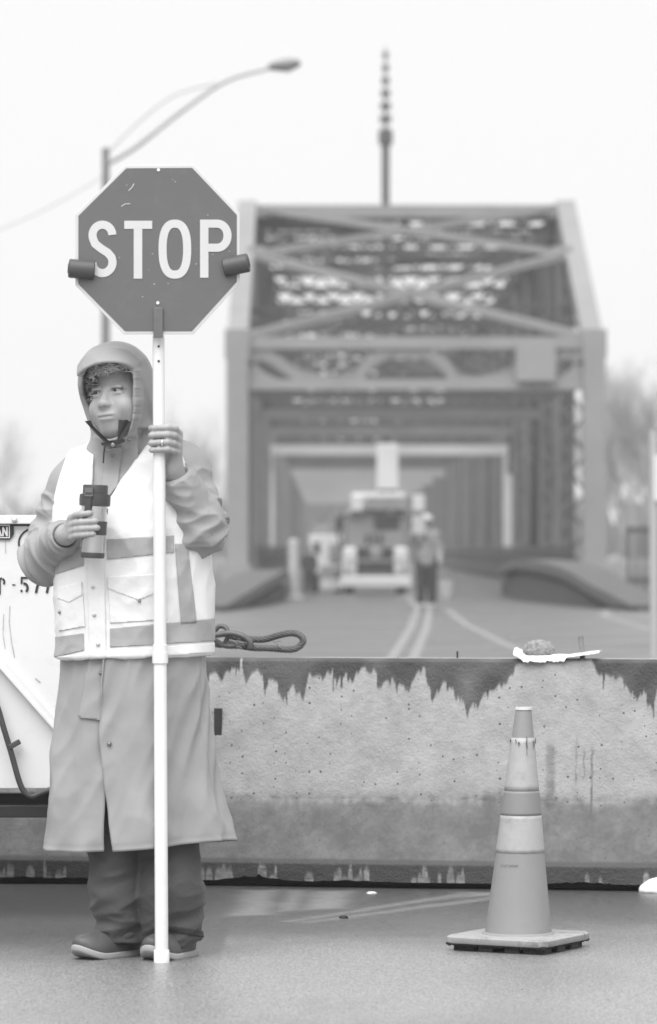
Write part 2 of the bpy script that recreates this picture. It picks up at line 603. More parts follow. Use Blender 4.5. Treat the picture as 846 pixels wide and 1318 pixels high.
# air holes in the cast face
n_, l_ = m_conc.node_tree.nodes, m_conc.node_tree.links
bs_ = n_['Principled BSDF']
tc_ = n_.new('ShaderNodeTexCoord')
vo = n_.new('ShaderNodeTexVoronoi'); vo.voronoi_dimensions = '2D'; vo.inputs['Scale'].default_value = 27; vo.inputs['Randomness'].default_value = 1
sx_ = n_.new('ShaderNodeSeparateXYZ'); cx_n = n_.new('ShaderNodeCombineXYZ'); l_.new(tc_.outputs['Object'], sx_.inputs[0]); l_.new(sx_.outputs[0], cx_n.inputs[0]); l_.new(sx_.outputs[2], cx_n.inputs[1]); l_.new(cx_n.outputs[0], vo.inputs['Vector'])
wn = n_.new('ShaderNodeSeparateColor'); l_.new(vo.outputs['Color'], wn.inputs[0])
th = n_.new('ShaderNodeMath'); th.operation = 'MULTIPLY'; l_.new(wn.outputs[0], th.inputs[0]); th.inputs[1].default_value = 0.22
pw = n_.new('ShaderNodeMath'); pw.operation = 'SUBTRACT'; l_.new(th.outputs[0], pw.inputs[0]); pw.inputs[1].default_value = 0.11
lt = n_.new('ShaderNodeMath'); lt.operation = 'LESS_THAN'; l_.new(vo.outputs['Distance'], lt.inputs[0]); l_.new(pw.outputs[0], lt.inputs[1])
mxp = n_.new('ShaderNodeMix'); mxp.data_type = 'RGBA'; l_.new(lt.outputs[0], mxp.inputs[0])
l_.new(bs_.inputs['Base Color'].links[0].from_socket, mxp.inputs[6]); mxp.inputs[7].default_value = (0.09, 0.09, 0.09, 1)
l_.new(mxp.outputs[2], bs_.inputs['Base Color'])
mix_attr(m_conc, 'damp', 0.072, 0.6)
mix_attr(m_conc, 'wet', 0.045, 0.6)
mix_attr(m_conc, 'pale', 0.40, 0.8)

# profile resampled
plen = [0]
for a, b in zip(prof, prof[1:]): plen.append(plen[-1] + math.hypot(b[0] - a[0], b[1] - a[1]))
NV = 200
pp = []
for j in range(NV + 1):
    s_ = plen[-1] * j / NV
    for i in range(len(prof) - 1):
        if s_ <= plen[i + 1] + 1e-9:
            t = (s_ - plen[i]) / (plen[i + 1] - plen[i])
            pp.append((prof[i][0] + t * (prof[i + 1][0] - prof[i][0]), prof[i][1] + t * (prof[i + 1][1] - prof[i][1])))
            break
U0, U1, NU = -0.25, bl + 0.16, 700
uu = np.linspace(U0, U1, NU + 1)
rs = np.random.RandomState(3)
upx = uu / bl * 846.0
wet_x = [-100, 0, 60, 262] + [266.9, 277.3, 287.7, 301.6, 308.5, 315.4, 325.8, 332.7, 343.1, 353.5, 357.7, 363.9, 374.3, 384.7, 391.6, 402.0, 415.8, 429.7, 447.0, 457.4, 464.3, 474.7, 488.6, 502.4, 512.8, 526.7, 533.6, 538.5, 545.4, 549.5, 551.6, 555.1, 559.2, 568.2, 578.6, 589.0, 593.9, 597.3, 600.8, 604.3, 609.8, 616.7, 627.1, 637.5, 647.9, 658.3, 668.7, 675.6, 755.3, 760.1, 769.1, 786.4, 796.8, 803.7, 810.7, 814.1, 817.6, 822.4, 828.0, 832.1, 834.9, 837.7, 841.8, 848.8, 869.5]
wet_d = [30, 32, 40, 22] + [18.7, 24.3, 15.3, 13.9, 32.6, 20.8, 20.8, 32.6, 27.7, 39.5, 52.0, 36.7, 43.7, 45.0, 22.2, 24.3, 17.3, 24.3, 31.2, 15.3, 10.4, 17.3, 27.7, 31.2, 38.8, 31.2, 24.3, 14.6, 29.8, 45.0, 62.4, 45.0, 40.9, 34.0, 40.9, 52.0, 65.8, 81.8, 64.4, 58.9, 64.4, 46.4, 41.6, 37.4, 27.0, 14.6, 4.9, 0, 0, 7.6, 20.1, 24.3, 31.2, 38.1, 46.4, 55.4, 41.6, 36.7, 48.5, 58.9, 65.8, 53.4, 38.1, 34.0, 27.7]
depth = np.interp(upx, wet_x, wet_d)
depth *= np.array([1 + 0.10 * nz(u * 31, 2.7) for u in uu])
x_ = -120.0                                   # neighbouring runs end at different heights
while x_ < 940:
    wcol = rs.uniform(1.6, 5.5); off_ = rs.normal() * 4.0
    k_ = 1 / (1 + np.exp(-np.clip((upx - x_) / .45, -40, 40))) - 1 / (1 + np.exp(-np.clip((upx - x_ - wcol) / .45, -40, 40)))
    depth = depth + k_ * off_ * np.clip(np.interp(upx, wet_x, wet_d) / 14, 0, 1)
    x_ += wcol
depth = np.maximum(depth, 0)
drip = np.zeros_like(depth)
for _ in range(130):
    c = rs.uniform(-90, 930); w = rs.uniform(.7, 2.0); L = 2 + rs.exponential(6)
    base = np.interp(c, wet_x, wet_d)
    if base < 8: continue
    drip = np.maximum(drip, L * np.clip(1 - np.abs(upx - c) / w, 0, 1) ** 0.3)
depth = depth + drip
pale_h = np.zeros_like(depth)
for _ in range(120):
    c = rs.uniform(-60, 900); w = rs.uniform(1.2, 4.5)
    if 640 < c < 830 and rs.rand() < .8: continue
    if nz(c * .03, 9.1) < -0.12: continue
    pale_h = np.maximum(pale_h, rs.uniform(5, 24) * np.clip(1.25 - np.abs(upx - c) / w, 0, 1) ** 0.25)
verts, wetA, dampA, paleA = [], [], [], []
for i, u in enumerate(uu):
    chip = 0.010 * max(0, nz(u * 7, 4.4)) + 0.006 * max(0, nz(u * 31, 8.4)) + (0.022 * max(0, 1 - abs(upx[i] - 340) / 45) * (0.6 + .4 * nz(u * 60, 2))) + (0.012 * max(0, 1 - abs(upx[i] - 760) / 60) * (0.5 + .5 * nz(u * 50, 7)))
    for j, (d, z) in enumerate(pp):
        zz = z
        if z < 0.08: zz = z + chip * max(0, 1 - (z - 0.024) / 0.05)
        dd = d + 0.0022 * nz(u * 11, z * 11, 1.5) + 0.0010 * nz(u * 50, z * 50, 5.5)
        verts.append(BP(u, dd, zz))
        py_d = (BH - z) * 396.0                     # photo pixels below the top edge
        wv = 1 / (1 + math.exp(max(-40, min(40, -(depth[i] - py_d + 2.5 * nz(u * 60, z * 30, 8)) * 1.0))))
        wv *= .92 + .22 * nz(u * 12, z * 9, 9)
        # run-down stains on the dry part
        for c, w, a, b, k in ((705, 8, 105, 200, 0.55), (738, 1.6, 95, 168, 0.5), (748, 1.3, 112, 160, 0.6), (758, 2.0, 110, 205, 0.7), (556, 1.5, 172, 225, .4), (630, 1.2, 180, 230, .3)):
            if a < py_d < b:
                e = max(0, 1 - abs(upx[i] - c - 2 * nz(z * 30, c)) / w)
                wv = max(wv, k * min(1, e * 1.6) * min(1, (py_d - a) / 12) * min(1, (b - py_d) / 10) * (0.75 + .5 * nz(z * 40, u * 40)))
        n0 = nz(u * 4, z * 6, 3) * 9 + nz(u * 17, z * 20, 6) * 6 + nz(u * 60, z * 40, 7) * 4
        dv = 0.97 / (1 + math.exp(-(py_d - 182 + n0) / 3.5))
        dv *= 0.93 + 0.16 * nz(u * 9, z * 13, 11) + .10 * nz(u * 30, z * 40, 12) + .08 * nz(u * 80, z * 90, 13)
        pv = 0
        if z < 0.10:
            wv = max(wv, min(1, (0.10 - z) / 0.006)) * 0.85
            py_b = (z - 0.02) * 396
            pv = 0.62 / (1 + math.exp(-(pale_h[i] - py_b) * 0.8)) * (0.75 + 0.6 * nz(u * 40, z * 60))
            if pale_h[i] < 2: pv = 0
        wetA.append(max(0, min(1, wv))); dampA.append(max(0, min(1, dv))); paleA.append(max(0, min(1, pv)))
off = Vector(barrier.location)
me = make_mesh('body', np.array([v - off for v in verts]),
               np.array([(i * (NV + 1) + j, (i + 1) * (NV + 1) + j, (i + 1) * (NV + 1) + j + 1, i * (NV + 1) + j + 1) for i in range(NU) for j in range(NV)]))
# top, back, underside and the far lengths of the same casting
bm = bmesh.new(); bm.from_mesh(me)
lay = {k: bm.verts.layers.float.new(k) for k in ('wet', 'damp', 'pale')}
bm.verts.ensure_lookup_table()
for v, a, b, c in zip(bm.verts, wetA, dampA, paleA):
    v[lay['wet']] = a; v[lay['damp']] = b; v[lay['pale']] = c
def sweep(profile, u0, u1, wet):
    r = [[bm.verts.new(BP(u, d, z) - off) for d, z in profile] for u in (u0, u1)]
    for q in r:
        for v in q: v[lay['wet']] = wet
    for k in range(len(profile) - 1):
        bm.faces.new((r[0][k], r[1][k], r[1][k + 1], r[0][k + 1]))
    return r
back = [(0.214, BH), (0.346, BH), (0.356, 0.742), (0.41, 0.285), (0.55, 0.082), (0.55, 0.024)]
sweep(back, U0, U1, 0.25)
full = prof + back[1:]
for a, b in ((-1.1, U0), (U1, U1 + 0.75)):
    r = sweep(full, a, b, 0.35)
    bm.faces.new(r[0] if a < U0 - .01 else r[1])
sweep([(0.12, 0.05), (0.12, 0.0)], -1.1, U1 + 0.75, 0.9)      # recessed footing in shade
bm.to_mesh(me); bm.free()
link_mesh('body', me, m_conc, barrier)
m_dark = mat('slot_shade_pin_steel', 0.03, rough=0.6, var=0.3, scale=20)  # steel of the pin; also the painted shade of the slot
b = MB()
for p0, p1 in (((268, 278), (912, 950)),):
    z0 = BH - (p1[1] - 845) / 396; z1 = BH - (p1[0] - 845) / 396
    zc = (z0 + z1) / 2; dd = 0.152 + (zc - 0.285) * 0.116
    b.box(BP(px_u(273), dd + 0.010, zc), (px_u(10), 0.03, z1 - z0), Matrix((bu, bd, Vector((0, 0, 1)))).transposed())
b.build('lifting_slot_shade', m_dark, barrier)  # shade inside the slot, painted as a dark box on the face

# ================================================================== BRIDGE
XC = 2.16
m_steel = mat('bridge_steel', 0.055, rough=0.7, var=0.2, scale=0.8, dirt=0.4, dscale=0.6, dv=0.03)
m_steel_v = mat('bridge_post_steel', 0.13, rough=.7, var=.2, scale=.8)
m_steel_l = mat('bridge_portal_paint', 0.24, rough=0.6, var=0.12, scale=0.6, dirt=0.3, dscale=0.8, dv=0.16)
m_steel_p = mat('pale_portal_paint', 0.48, rough=0.6, var=0.1, scale=0.7)
bridge = thing('truss_bridge', 'riveted steel truss bridge with an open portal frame, spanning the road far behind', 'bridge', (XC, 100, 0))


def laced(mb, a, b, w, t, pitch=None, up=(0, 1, 0)):
    """two flat chords joined by zigzag lacing; w apart in the direction across `up`"""
    a, b = Vector(a), Vector(b); d = (b - a); L = d.length; d.normalize()
    up = Vector(up); x = d.cross(up)
    if x.length < 0.1: x = d.orthogonal()
    x.normalize()
    f = w * 0.2
    mb.bar(a + x * (w - f) / 2, b + x * (w - f) / 2, f, t, up); mb.bar(a - x * (w - f) / 2, b - x * (w - f) / 2, f, t, up)
    pitch = pitch or w * 0.9
    n = max(2, int(L / pitch)); s = 1
    for i in range(n):
        p = a + d * (L * i / n) + x * s * (w / 2 - f / 2); q = a + d * (L * (i + 1) / n) - x * s * (w / 2 - f / 2)
        mb.bar(p, q, w * 0.14, t * 0.5, up); s = -s


def tie(name, m, fn):
    b = MB(); fn(b); return b.build(name, m, bridge)


HA = 4.42
Z1, Z2, Y1, Y2 = 6.28, 10.58, 100.0, 112.0
for s in (-1, 1):
    tie('portal_post', m_steel_l, lambda b: (b.box((XC + s * HA, Y1, Z1 / 2), (0.54, 0.75, Z1)), b.box((XC + s * (HA + .02), Y1 - .05, 0.35), (0.74, 0.9, 0.7))))
    tie('end_post', m_steel_l, lambda b: (b.bar((XC + s * HA, Y1, Z1 - 0.2), (XC + s * HA, Y2, Z2), 0.52, 0.42), b.box((XC + s * HA, Y1 + .1, Z1 - .1), (0.62, 0.9, 0.7))))
tie('portal_strut', m_steel_l, lambda b: (b.box((XC, Y1, 6.2), (2 * HA - .55, 0.35, 0.30)), b.box((XC, Y1, 5.17), (2 * HA - .55, 0.4, 0.26))))
def zig():
    b = MB()
    q = bez([P(px, py, Y1) for px, py in ((322, 452), (350, 462), (385, 482), (425, 491), (455, 487), (478, 466), (505, 453), (540, 453), (567, 466), (590, 487), (620, 491), (655, 482), (690, 462), (745, 452))], 5)
    for i in range(len(q) - 1):
        b.bar(q[i], q[i + 1] + (q[i + 1] - q[i]) * .12, .30, .22, (0, 1, 0))
    b.build('portal_brace', m_steel_l, bridge)
    for s in (-1, 1):                   # rounded corner gussets
        for z, zs in ((6.05, -1), (5.3, 1)):
            c = Vector((XC + s * (HA - .27), Y1, z))
            b = MB(); b.prism([(0, 0), (-s * .75, 0), (-s * .45, zs * .14), (-s * .2, zs * .36), (-s * .12, zs * .42), (0, zs * .42)] if s * zs > 0 else
                    [(0, 0), (0, zs * .42), (-s * .12, zs * .42), (-s * .2, zs * .36), (-s * .45, zs * .14), (-s * .75, 0)], c - Vector((0, .1, 0)), (1, 0, 0), (0, 0, 1), 0.2); b.build('corner_gusset', m_steel_l, bridge)
zig()


def ip(s, t): return Vector((XC + s * (HA - .2), Y1 + (Y2 - Y1) * t, Z1 + (Z2 - Z1) * t))
tm = 0.62
for (t0, t1) in ((0.02, tm), (tm, 1.0)):
    tie('end_brace', m_steel_l, lambda b: (b.bar(ip(-1, t0), ip(1, t1), 0.26, 0.2), b.bar(ip(1, t0), ip(-1, t1), 0.26, 0.2)))
for s in (-1, 1): tie('gusset_plate', m_steel_l, lambda b: b.box(ip(s, tm) - Vector((s * .15, 0, 0)), (0.5, 0.6, 0.4)))
NP, PL = 11, 9.0
for s in (-1, 1):
    tie('top_chord', m_steel, lambda b: b.bar((XC + s * HA, Y2, Z2 - .2), (XC + s * HA, Y2 + NP * PL, Z2 - .2), 0.5, 0.45))
    tie('bottom_chord', m_steel, lambda b: b.bar((XC + s * HA, Y1 + .5, -.1), (XC + s * HA, Y2 + NP * PL, -.1), 0.45, 0.6))
    tie('railing', m_steel, lambda b: (b.bar((XC + s * (HA - .5), Y1 + 1, 1.1), (XC + s * (HA - .5), Y2 + NP * PL, 1.1), .12, .12),
                                       b.bar((XC + s * (HA - .5), Y1 + 1, 0.35), (XC + s * (HA - .5), Y2 + NP * PL, 0.35), .12, .2),
                                       laced(b, (XC + s * (HA - .5), Y1 + 1, .72), (XC + s * (HA - .5), Y2 + NP * PL, .72), .6, .06, 0.5, up=(1, 0, 0))))
tie('top_strut', m_steel_l, lambda b: (b.box((XC, Y2, Z2 - .12), (2 * HA - .5, 0.5, 0.34))))
for k in range(NP + 1):
    Y = Y2 + PL * k
    for s in (-1, 1):
        tie('vertical_post', m_steel_v, lambda b: (laced(b, (XC + s * HA, Y - .14, 0), (XC + s * HA, Y - .14, Z2 - .3), .52, .16, .5), b.bar((XC + s * (HA), Y + .2, 0), (XC + s * HA, Y + .2, Z2 - .3), .5, .05, (0, 1, 0))))
        if k < NP:
            up_ = (k % 2 == 0)
            za, zb = (0.1, Z2 - .4) if up_ else (Z2 - .4, 0.1)
            tie('diagonal_brace', m_steel, lambda b: laced(b, (XC + s * HA, Y, za), (XC + s * HA, Y + PL, zb), .5, .3, .5, up=(1, 0, 0)))
    def sway(b):
        zl = 5.25 if k != 5 else 5.0
        x0, x1 = XC - HA + .25, XC + HA - .25
        laced(b, (x0, Y + (.5 if k == 0 else 0), Z2 - .3), (x1, Y + (.5 if k == 0 else 0), Z2 - .3), .6, .2, .42)
        for xx in (x0 + .05, x1 - .05): b.bar((xx, Y + (.25 if k == 0 else 0), zl), (xx, Y + (.25 if k == 0 else 0), Z2 - .1), .2, .2, (0, 1, 0))
        laced(b, (x0, Y, zl + .25), (x1, Y, zl + .25), .5, .2, .36)
        if k % 2 == 0: laced(b, (x0, Y, zl + .5), (x1, Y, Z2 - .6), .46, .16, .4)
        if k % 2 == 0: laced(b, (x1, Y + .2, zl + .5), (x0, Y + .2, Z2 - .6), .46, .16, .4)
    tie('sway_frame', m_steel, sway)
    if k in (1, 3, 6): tie('inner_portal_strut', m_steel_v, lambda b: b.box((XC, Y - .3, 5.12), (2 * HA - .6, .2, .3)))
    if k < NP and k not in (2, 3, 4):
        tie('lateral_brace', m_steel, lambda b: (laced(b, (XC - HA + .3, Y + .2, Z2 - .35), (XC + HA - .3, Y + PL - .2, Z2 - .35), .42, .2, .4, up=(0, 0, 1)),
                                                k % 2 and laced(b, (XC + HA - .3, Y + .2, Z2 - .6), (XC - HA + .3, Y + PL - .2, Z2 - .6), .42, .2, .4, up=(0, 0, 1))))
for k in range(2):
    Y = Y2 + PL * k
    tie('lateral_brace', m_steel, lambda b: (laced(b, (XC - HA + .3, Y + 3, Z2 - .3), (XC + HA - .3, Y + 3, Z2 - .3), .5, .2, .4), laced(b, (XC - HA + .3, Y + 6, Z2 - .3), (XC + HA - .3, Y + 6, Z2 - .3), .5, .2, .4), b.bar((XC, Y + 2.8, Z2 - .2), (XC, Y + 6.2, Z2 - .2), .3, .15)))
# knee-level hangers close behind the first portal, and the pale inner portal
for Y in (106.0,):
    tie('sway_frame', m_steel, lambda b: (laced(b, (XC - HA + .25, Y, 5.4), (XC + HA - .25, Y, 5.4), .55, .2, .4), laced(b, (XC - HA + .25, Y, 7.2), (XC + HA - .25, Y, 7.2), .5, .2, .4)))
    for s in (-1, 1):
        tie('vertical_post', m_steel, lambda b: laced(b, (XC + s * HA, Y, 0), (XC + s * HA, Y, 8.2), .52, .3, .5))
YP = 144.6
for s in (-1, 1):
    tie('inner_portal_post', m_steel_p, lambda b: b.box((XC + s * (HA - .1), YP, 2.4), (0.42, 0.4, 4.8)))
tie('inner_portal_strut', m_steel_p, lambda b: b.box((XC, YP, 4.62), (2 * HA - .62, 0.4, 0.36)))
sp = P(690, 465, Y1 - .35)
b = MB(); b.box(sp, (0.98, 0.06, 0.98))
so = b.build('bridge_sign', mat('pale_sign_face', 0.255, rough=0.5, var=0.06, scale=2), None, bevel=0.01)
me = so.data
for v in me.vertices: v.co -= sp
so.location = sp
tag(so, 'blank pale square board fixed on the top right of the bridge portal', 'sign')

# bridge end walls
m_wall = mat('parapet_concrete', 0.07, rough=0.85, var=0.2, scale=1.5, bump=0.3, bscale=20)
m_wall_l = mat('parapet_coping', 0.09, rough=0.8, var=0.15, scale=2)
def end_wall(label, path, hts, wide, m, mirror):
    t = thing('parapet_wall', label, 'parapet', (path[0][0], path[0][1], 0))
    p3 = bez([(x, y, h) for (x, y), h in zip(path, hts)], 10)
    b = MB(); cap = MB()
    def slab(mb, w0, zf0, zf1):
        vs_ = []; n = len(p3)
        for i, p in enumerate(p3):
            a = p3[max(0, i - 1)]; c = p3[min(n - 1, i + 1)]
            t_ = Vector((c.x - a.x, c.y - a.y, 0)).normalized(); nn_ = Vector((-t_.y, t_.x, 0)) * w0 / 2
            for sg in (1, -1):
                for zz in (zf0(p.z), zf1(p.z)):
                    vs_.append((p.x + sg * nn_.x, p.y + sg * nn_.y, zz))
        fs = []
        for i in range(n - 1):
            a = 4 * i; c = a + 4
            fs += [(a, c, c + 1, a + 1), (a + 2, a + 3, c + 3, c + 2), (a + 1, c + 1, c + 3, a + 3), (a, a + 2, c + 2, c)]
        fs += [(0, 1, 3, 2), (4 * n - 4, 4 * n - 2, 4 * n - 1, 4 * n - 3)]
        mb.add(vs_, fs)
    slab(b, wide, lambda h: 0.0, lambda h: max(0.05, h - 0.36))
    slab(cap, wide + 0.30, lambda h: max(0.06, h - 0.20), lambda h: h)
    slab(b, wide * 0.5, lambda h: max(0.04, h - 0.38), lambda h: max(0.055, h - 0.19))
    b.build('wall_body', m, t); cap.build('coping', m_wall_l, t)
    return t
end_wall('low curved concrete wall rising beside the road right of the bridge portal', [(5.75, 71.5), (5.3, 75), (4.9, 80), (4.45, 88), (4.5, 99)], [0.10, 0.42, 0.76, 0.86, 0.62], 0.5, m_wall, False)
end_wall('dark curved wall end beside the road left of the bridge portal', [(-2.2, 71), (-1.75, 76), (-1.35, 84), (-1.25, 97)], [0.10, 0.38, 0.62, 0.6], 0.5, m_wall, True)

# second span of the same bridge, further along the road, and the wooded bank behind it
Y3 = Y2 + NP * PL + 8
for s in (-1, 1):
    tie('top_chord', m_steel, lambda b: b.bar((XC + s * HA, Y3, 9.0), (XC + s * HA, Y3 + 130, 9.0), 0.5, 0.45))
    for k in range(11):
        tie('vertical_post', m_steel, lambda b: b.box((XC + s * HA, Y3 + 13 * k, 4.6), (.7, .4, 9.2)))
for k in range(11):
    if k % 2 == 0: tie('inner_portal_strut', m_steel_l, lambda b: b.box((XC, Y3 + 13 * k - .2, 5.2), (2 * HA - .5, .2, .5)))
    tie('sway_frame', m_steel, lambda b: (laced(b, (XC - HA + .2, Y3 + 13 * k, 8.8), (XC + HA - .2, Y3 + 13 * k, 8.8), .6, .2, .6), b.box((XC, Y3 + 13 * k, 5.85), (2 * HA - .5, .2, .3)),
                                          laced(b, (XC - HA + .2, Y3 + 13 * k, 5.6), (XC + HA - .2, Y3 + 13 * k, 8.5), .7, .2, .5), laced(b, (XC + HA - .2, Y3 + 13 * k, 5.6), (XC - HA + .2, Y3 + 13 * k, 8.5), .7, .2, .5)))

# ================================================================== LAMP, CABLE, POST, MAST
m_pole = mat('lamp_pole_steel', 0.20, rough=0.5, var=0.15, scale=2)
m_alu = mat('lamp_arm_aluminium', 0.42, rough=0.45, var=0.1, scale=3)
YL = 58.0
base = P(136, 801, YL); base.z = 0
lamp = thing('street_lamp', 'tall street lamp with a long curved arm reaching over the road', 'street lamp', tuple(base))
b = MB()
top = P(136, 190, YL)
b.tube([base, base.lerp(top, .5), top], [0.085, 0.068, 0.055], 12)
b.lathe([(0.17, 0), (0.17, 0.03), (0.11, 0.06), (0.10, 0.35)], base, seg=12)
b.build('pole', m_pole, lamp, smooth=False, auto=rad(40))
b = MB(); arm = bez([P(137, 210, YL), P(175, 188, YL), P(230, 145, YL), P(290, 104, YL), P(350, 86, YL)], 8)
b.tube(arm, [0.045 - 0.018 * i / len(arm) for i in range(len(arm))], 10); b.build('arm', m_alu, lamp, smooth=True)
b = MB(); b.tube(bez([P(138, 197, YL), P(175, 160, YL), P(225, 122, YL), P(290, 104, YL)], 8), 0.013, 8); b.build('brace_arm', m_alu, lamp, smooth=True)
b = MB()
lc = P(366, 83, YL)
b.lathe([(0.02, -0.24), (0.06, -0.18), (0.085, -0.05), (0.09, 0.08), (0.06, 0.2), (0.02, 0.24)], lc, Matrix.Rotation(rad(83), 3, 'Y'), 14, squash=1.2)
b.build('lamp_head', m_pole, lamp, smooth=True)
b = MB(); b.lathe([(0.05, -.045), (0.07, -0.02), (0.07, 0.02)], lc + Vector((.04, 0, -.055)), None, 14); b.build('lens', mat('lamp_lens', 0.5, rough=0.2), lamp, smooth=True)
b = MB(); ca = P(134, 226, YL); cb = P(-260, 318, YL + 6)
path = [ca.lerp(cb, i / 24) - Vector((0, 0, 0.5 * (1 - (2 * i / 24 - 1) ** 2))) for i in range(25)]
b.tube(path, 0.005, 6); up_ = thing('utility_pole', 'wooden utility pole holding the overhead cable left of the street lamp', 'utility pole', (cb.x, cb.y, 0))
b2 = MB(); b2.tube([(cb.x, cb.y, -.03), (cb.x, cb.y, cb.z + .5)], [.15, .11], 10); b2.build('pole', mat('pole_wood', .15, rough=.9, var=.3, scale=4), up_, auto=rad(40))
b2 = MB(); b2.bar((cb.x - .9, cb.y, cb.z + .05), (cb.x + .9, cb.y, cb.z + .05), .1, .12); b2.build('crossarm', mat('pole_wood', .15), up_)
tag(b.build('overhead_cable', m_pole, None, smooth=True), 'thin overhead cable running left from the lamp pole', 'cable')

YS = 37.0
bs = P(843, 705, YS); bs.z = 0
post = thing('sign_post', 'grey steel sign post at the right edge, seen past the barrier end', 'post', tuple(bs))
b = MB(); tp = P(842, 555, YS); b.tube([bs, tp], 0.045, 10); b.lathe([(0.09, 0), (0.09, .02), (0.05, .04)], bs, seg=10); b.build('post_tube', mat('post_galvanised', .42, rough=.5), post, smooth=False, auto=rad(40))
b = MB(); c = P(849, 615, YS - .06); b.box(c, (0.10, 0.01, 0.42)); b.build('sign_plate', mat('sign_white', 0.7, rough=0.4), post)

YM = 152.0
mb_ = P(496.5, 705, YM); mb_.z = 0
mast = thing('crane_mast', 'slender striped lattice mast standing high above the bridge', 'mast', tuple(mb_))
zt = P(496, 58, YM).z; zk = P(496, 188, YM).z; zk2 = P(496, 165, YM).z
b = MB(); b.tube([mb_, (mb_.x, YM, zk)], 0.16, 10); b.box((mb_.x, YM, .3), (1.6, 1.6, .6)); b.build('lower_mast', m_steel, mast)
b = MB(); b.lathe([(0.16, 0), (0.27, 0.12), (0.27, zk2 - zk - .1), (0.2, zk2 - zk)], (mb_.x, YM, zk), seg=12); b.build('mast_head', m_steel, mast)
NB = 13
for i in range(NB):
    z0 = zk2 + (zt - zk2) * i / NB; z1 = zk2 + (zt - zk2) * (i + 1) / NB
    w = 0.46 - 0.30 * i / NB
    b = MB(); b.box((mb_.x, YM, (z0 + z1) / 2), (w if i % 2 else w * .3, w if i % 2 else w * .3, (z1 - z0) * (1 if i % 2 else 1.02)))
    b.build('pale_band' if i % 2 == 0 else 'dark_band', mat('mast_pale', 0.3, rough=0.5) if i % 2 == 0 else m_steel, mast)

# ================================================================== FAR TRUCK, WORKERS, ROAD THINGS
m_tw = mat('truck_white', 0.50, rough=0.4, var=0.08, scale=1.5)
m_tg = mat('truck_grey', 0.20, rough=0.5, var=0.15, scale=2)
m_glass = mat('dark_glass', 0.03, rough=0.08)
m_rub = mat('tyre_rubber', 0.025, rough=0.8)
YT = 97.5
tb = P(484, 705, YT); tb.z = 0
truck = thing('crane_truck', 'work truck with a pale upright boom parked in the bridge mouth', 'truck', tuple(tb))
TP = lambda px, py, dy=0: P(px, py, YT + dy)
def tbox(name, m, x0, x1, y0, y1, dy, dep, bevel=0.03):
    b = MB(); a = TP(x0, y0, dy); c = TP(x1, y1, dy)
    b.box(((a.x + c.x) / 2, YT + dy + dep / 2, (a.z + c.z) / 2), (abs(c.x - a.x), dep, abs(a.z - c.z)))
    return b.build(name, m, truck, bevel=bevel)
tbox('cab', m_tg, 447, 522, 655, 742, 0.35, 1.5, 0.06)
tbox('roof', m_tw, 452, 522, 634, 656, 0.2, 1.4, 0.05)
tbox('sign_board', m_tg, 472, 526, 640, 656, 0.1, 0.08, 0.01)
for x in (452, 531): tbox('roof_lamp', m_tw, x, x + 16, 637, 658, 0.05, 0.2, 0.03)
tbox('windscreen', m_glass, 482, 514, 664, 682, 0.33, 0.03, 0.004)
gl = tbox('grille', m_rub, 457, 506, 705, 736, 0.30, 0.06, 0.02)
b = MB(); b.lathe([(0.14, 0), (0.16, .03), (0.1, .06)], TP(484, 712, .27), Matrix.Rotation(rad(90), 3, 'X'), 16); b.build('badge', m_tg, gl)
for x in (441, 507): tbox('fender', m_tw, x, x + 19, 704, 742, 0.12, 0.8, 0.08)
tbox('bumper', m_tw, 438, 530, 741, 756, 0.0, 0.3, 0.04)
for x in (450, 517):
    b = MB(); c = TP(x, 705, .75); c.z = 0.36
    b.lathe([(0.2, -.13), (0.36, -.12), (0.36, .12), (0.2, .13)], c, Matrix.Rotation(rad(90), 3, 'Y'), 20)
    b.build('wheel', m_rub, truck)
for x in (449, 513):
    b = MB(); b.lathe([(0.07, 0), (0.09, .03), (0.06, .05)], TP(x, 733, .1), Matrix.Rotation(rad(90), 3, 'X'), 14); b.build('headlight', mat('lamp_lens', 0.5), truck)
tbox('boom', m_tw, 485, 513, 571, 634, 0.8, 0.5, 0.03)
tbox('boom_foot', m_rub, 486, 512, 630, 640, 0.7, 0.7, 0.02)
tbox('truck_bed', m_tg, 447, 522, 690, 742, 1.9, 2.6, 0.04)
for x in (450, 517):
    b = MB(); c = TP(x, 705, 3.4); c.z = 0.36
    b.lathe([(0.2, -.13), (0.36, -.12), (0.36, .12), (0.2, .13)], c, Matrix.Rotation(rad(90), 3, 'Y'), 20)
    b.build('wheel', m_rub, truck)

for x, s_ in ((441, -1), (528, 1)):
    b = MB(); a = TP(x, 668, .5); b.tube([TP(x - s_ * 6, 662, .5), TP(x + s_ * 4, 664, .45), TP(x + s_ * 4, 682, .45)], .018, 6); b.box(TP(x + s_ * 4, 674, .43), (.16, .06, .3)); b.build('mirror', m_rub, truck)
b = MB(); b.tube([TP(516, 742, 1.9), TP(516, 646, 1.9), TP(518, 640, 1.9)], .05, 8); b.build('exhaust_stack', m_rub, truck)
for k in range(3): tbox('hood_louvre', m_rub, 470 + 9 * k, 475 + 9 * k, 688, 700, 0.33, .03, .004)
for x in (446, 462, 500): tbox('marker_lamp', m_tw, x, x + 5, 657, 661, .18, .1, .01)
b = MB(); b.tube([TP(446, 742, .05), TP(446, 722, -.05), TP(521, 722, -.05), TP(521, 742, .05)], .03, 8); b.build('bull_bar', m_tg, truck)
b = MB(); b.tube(bez([TP(446, 664, .3), TP(438, 668, .3), TP(436, 690, .4), TP(442, 712, .5)], 6), .03, 8); b.build('hydraulic_hose', m_rub, truck)
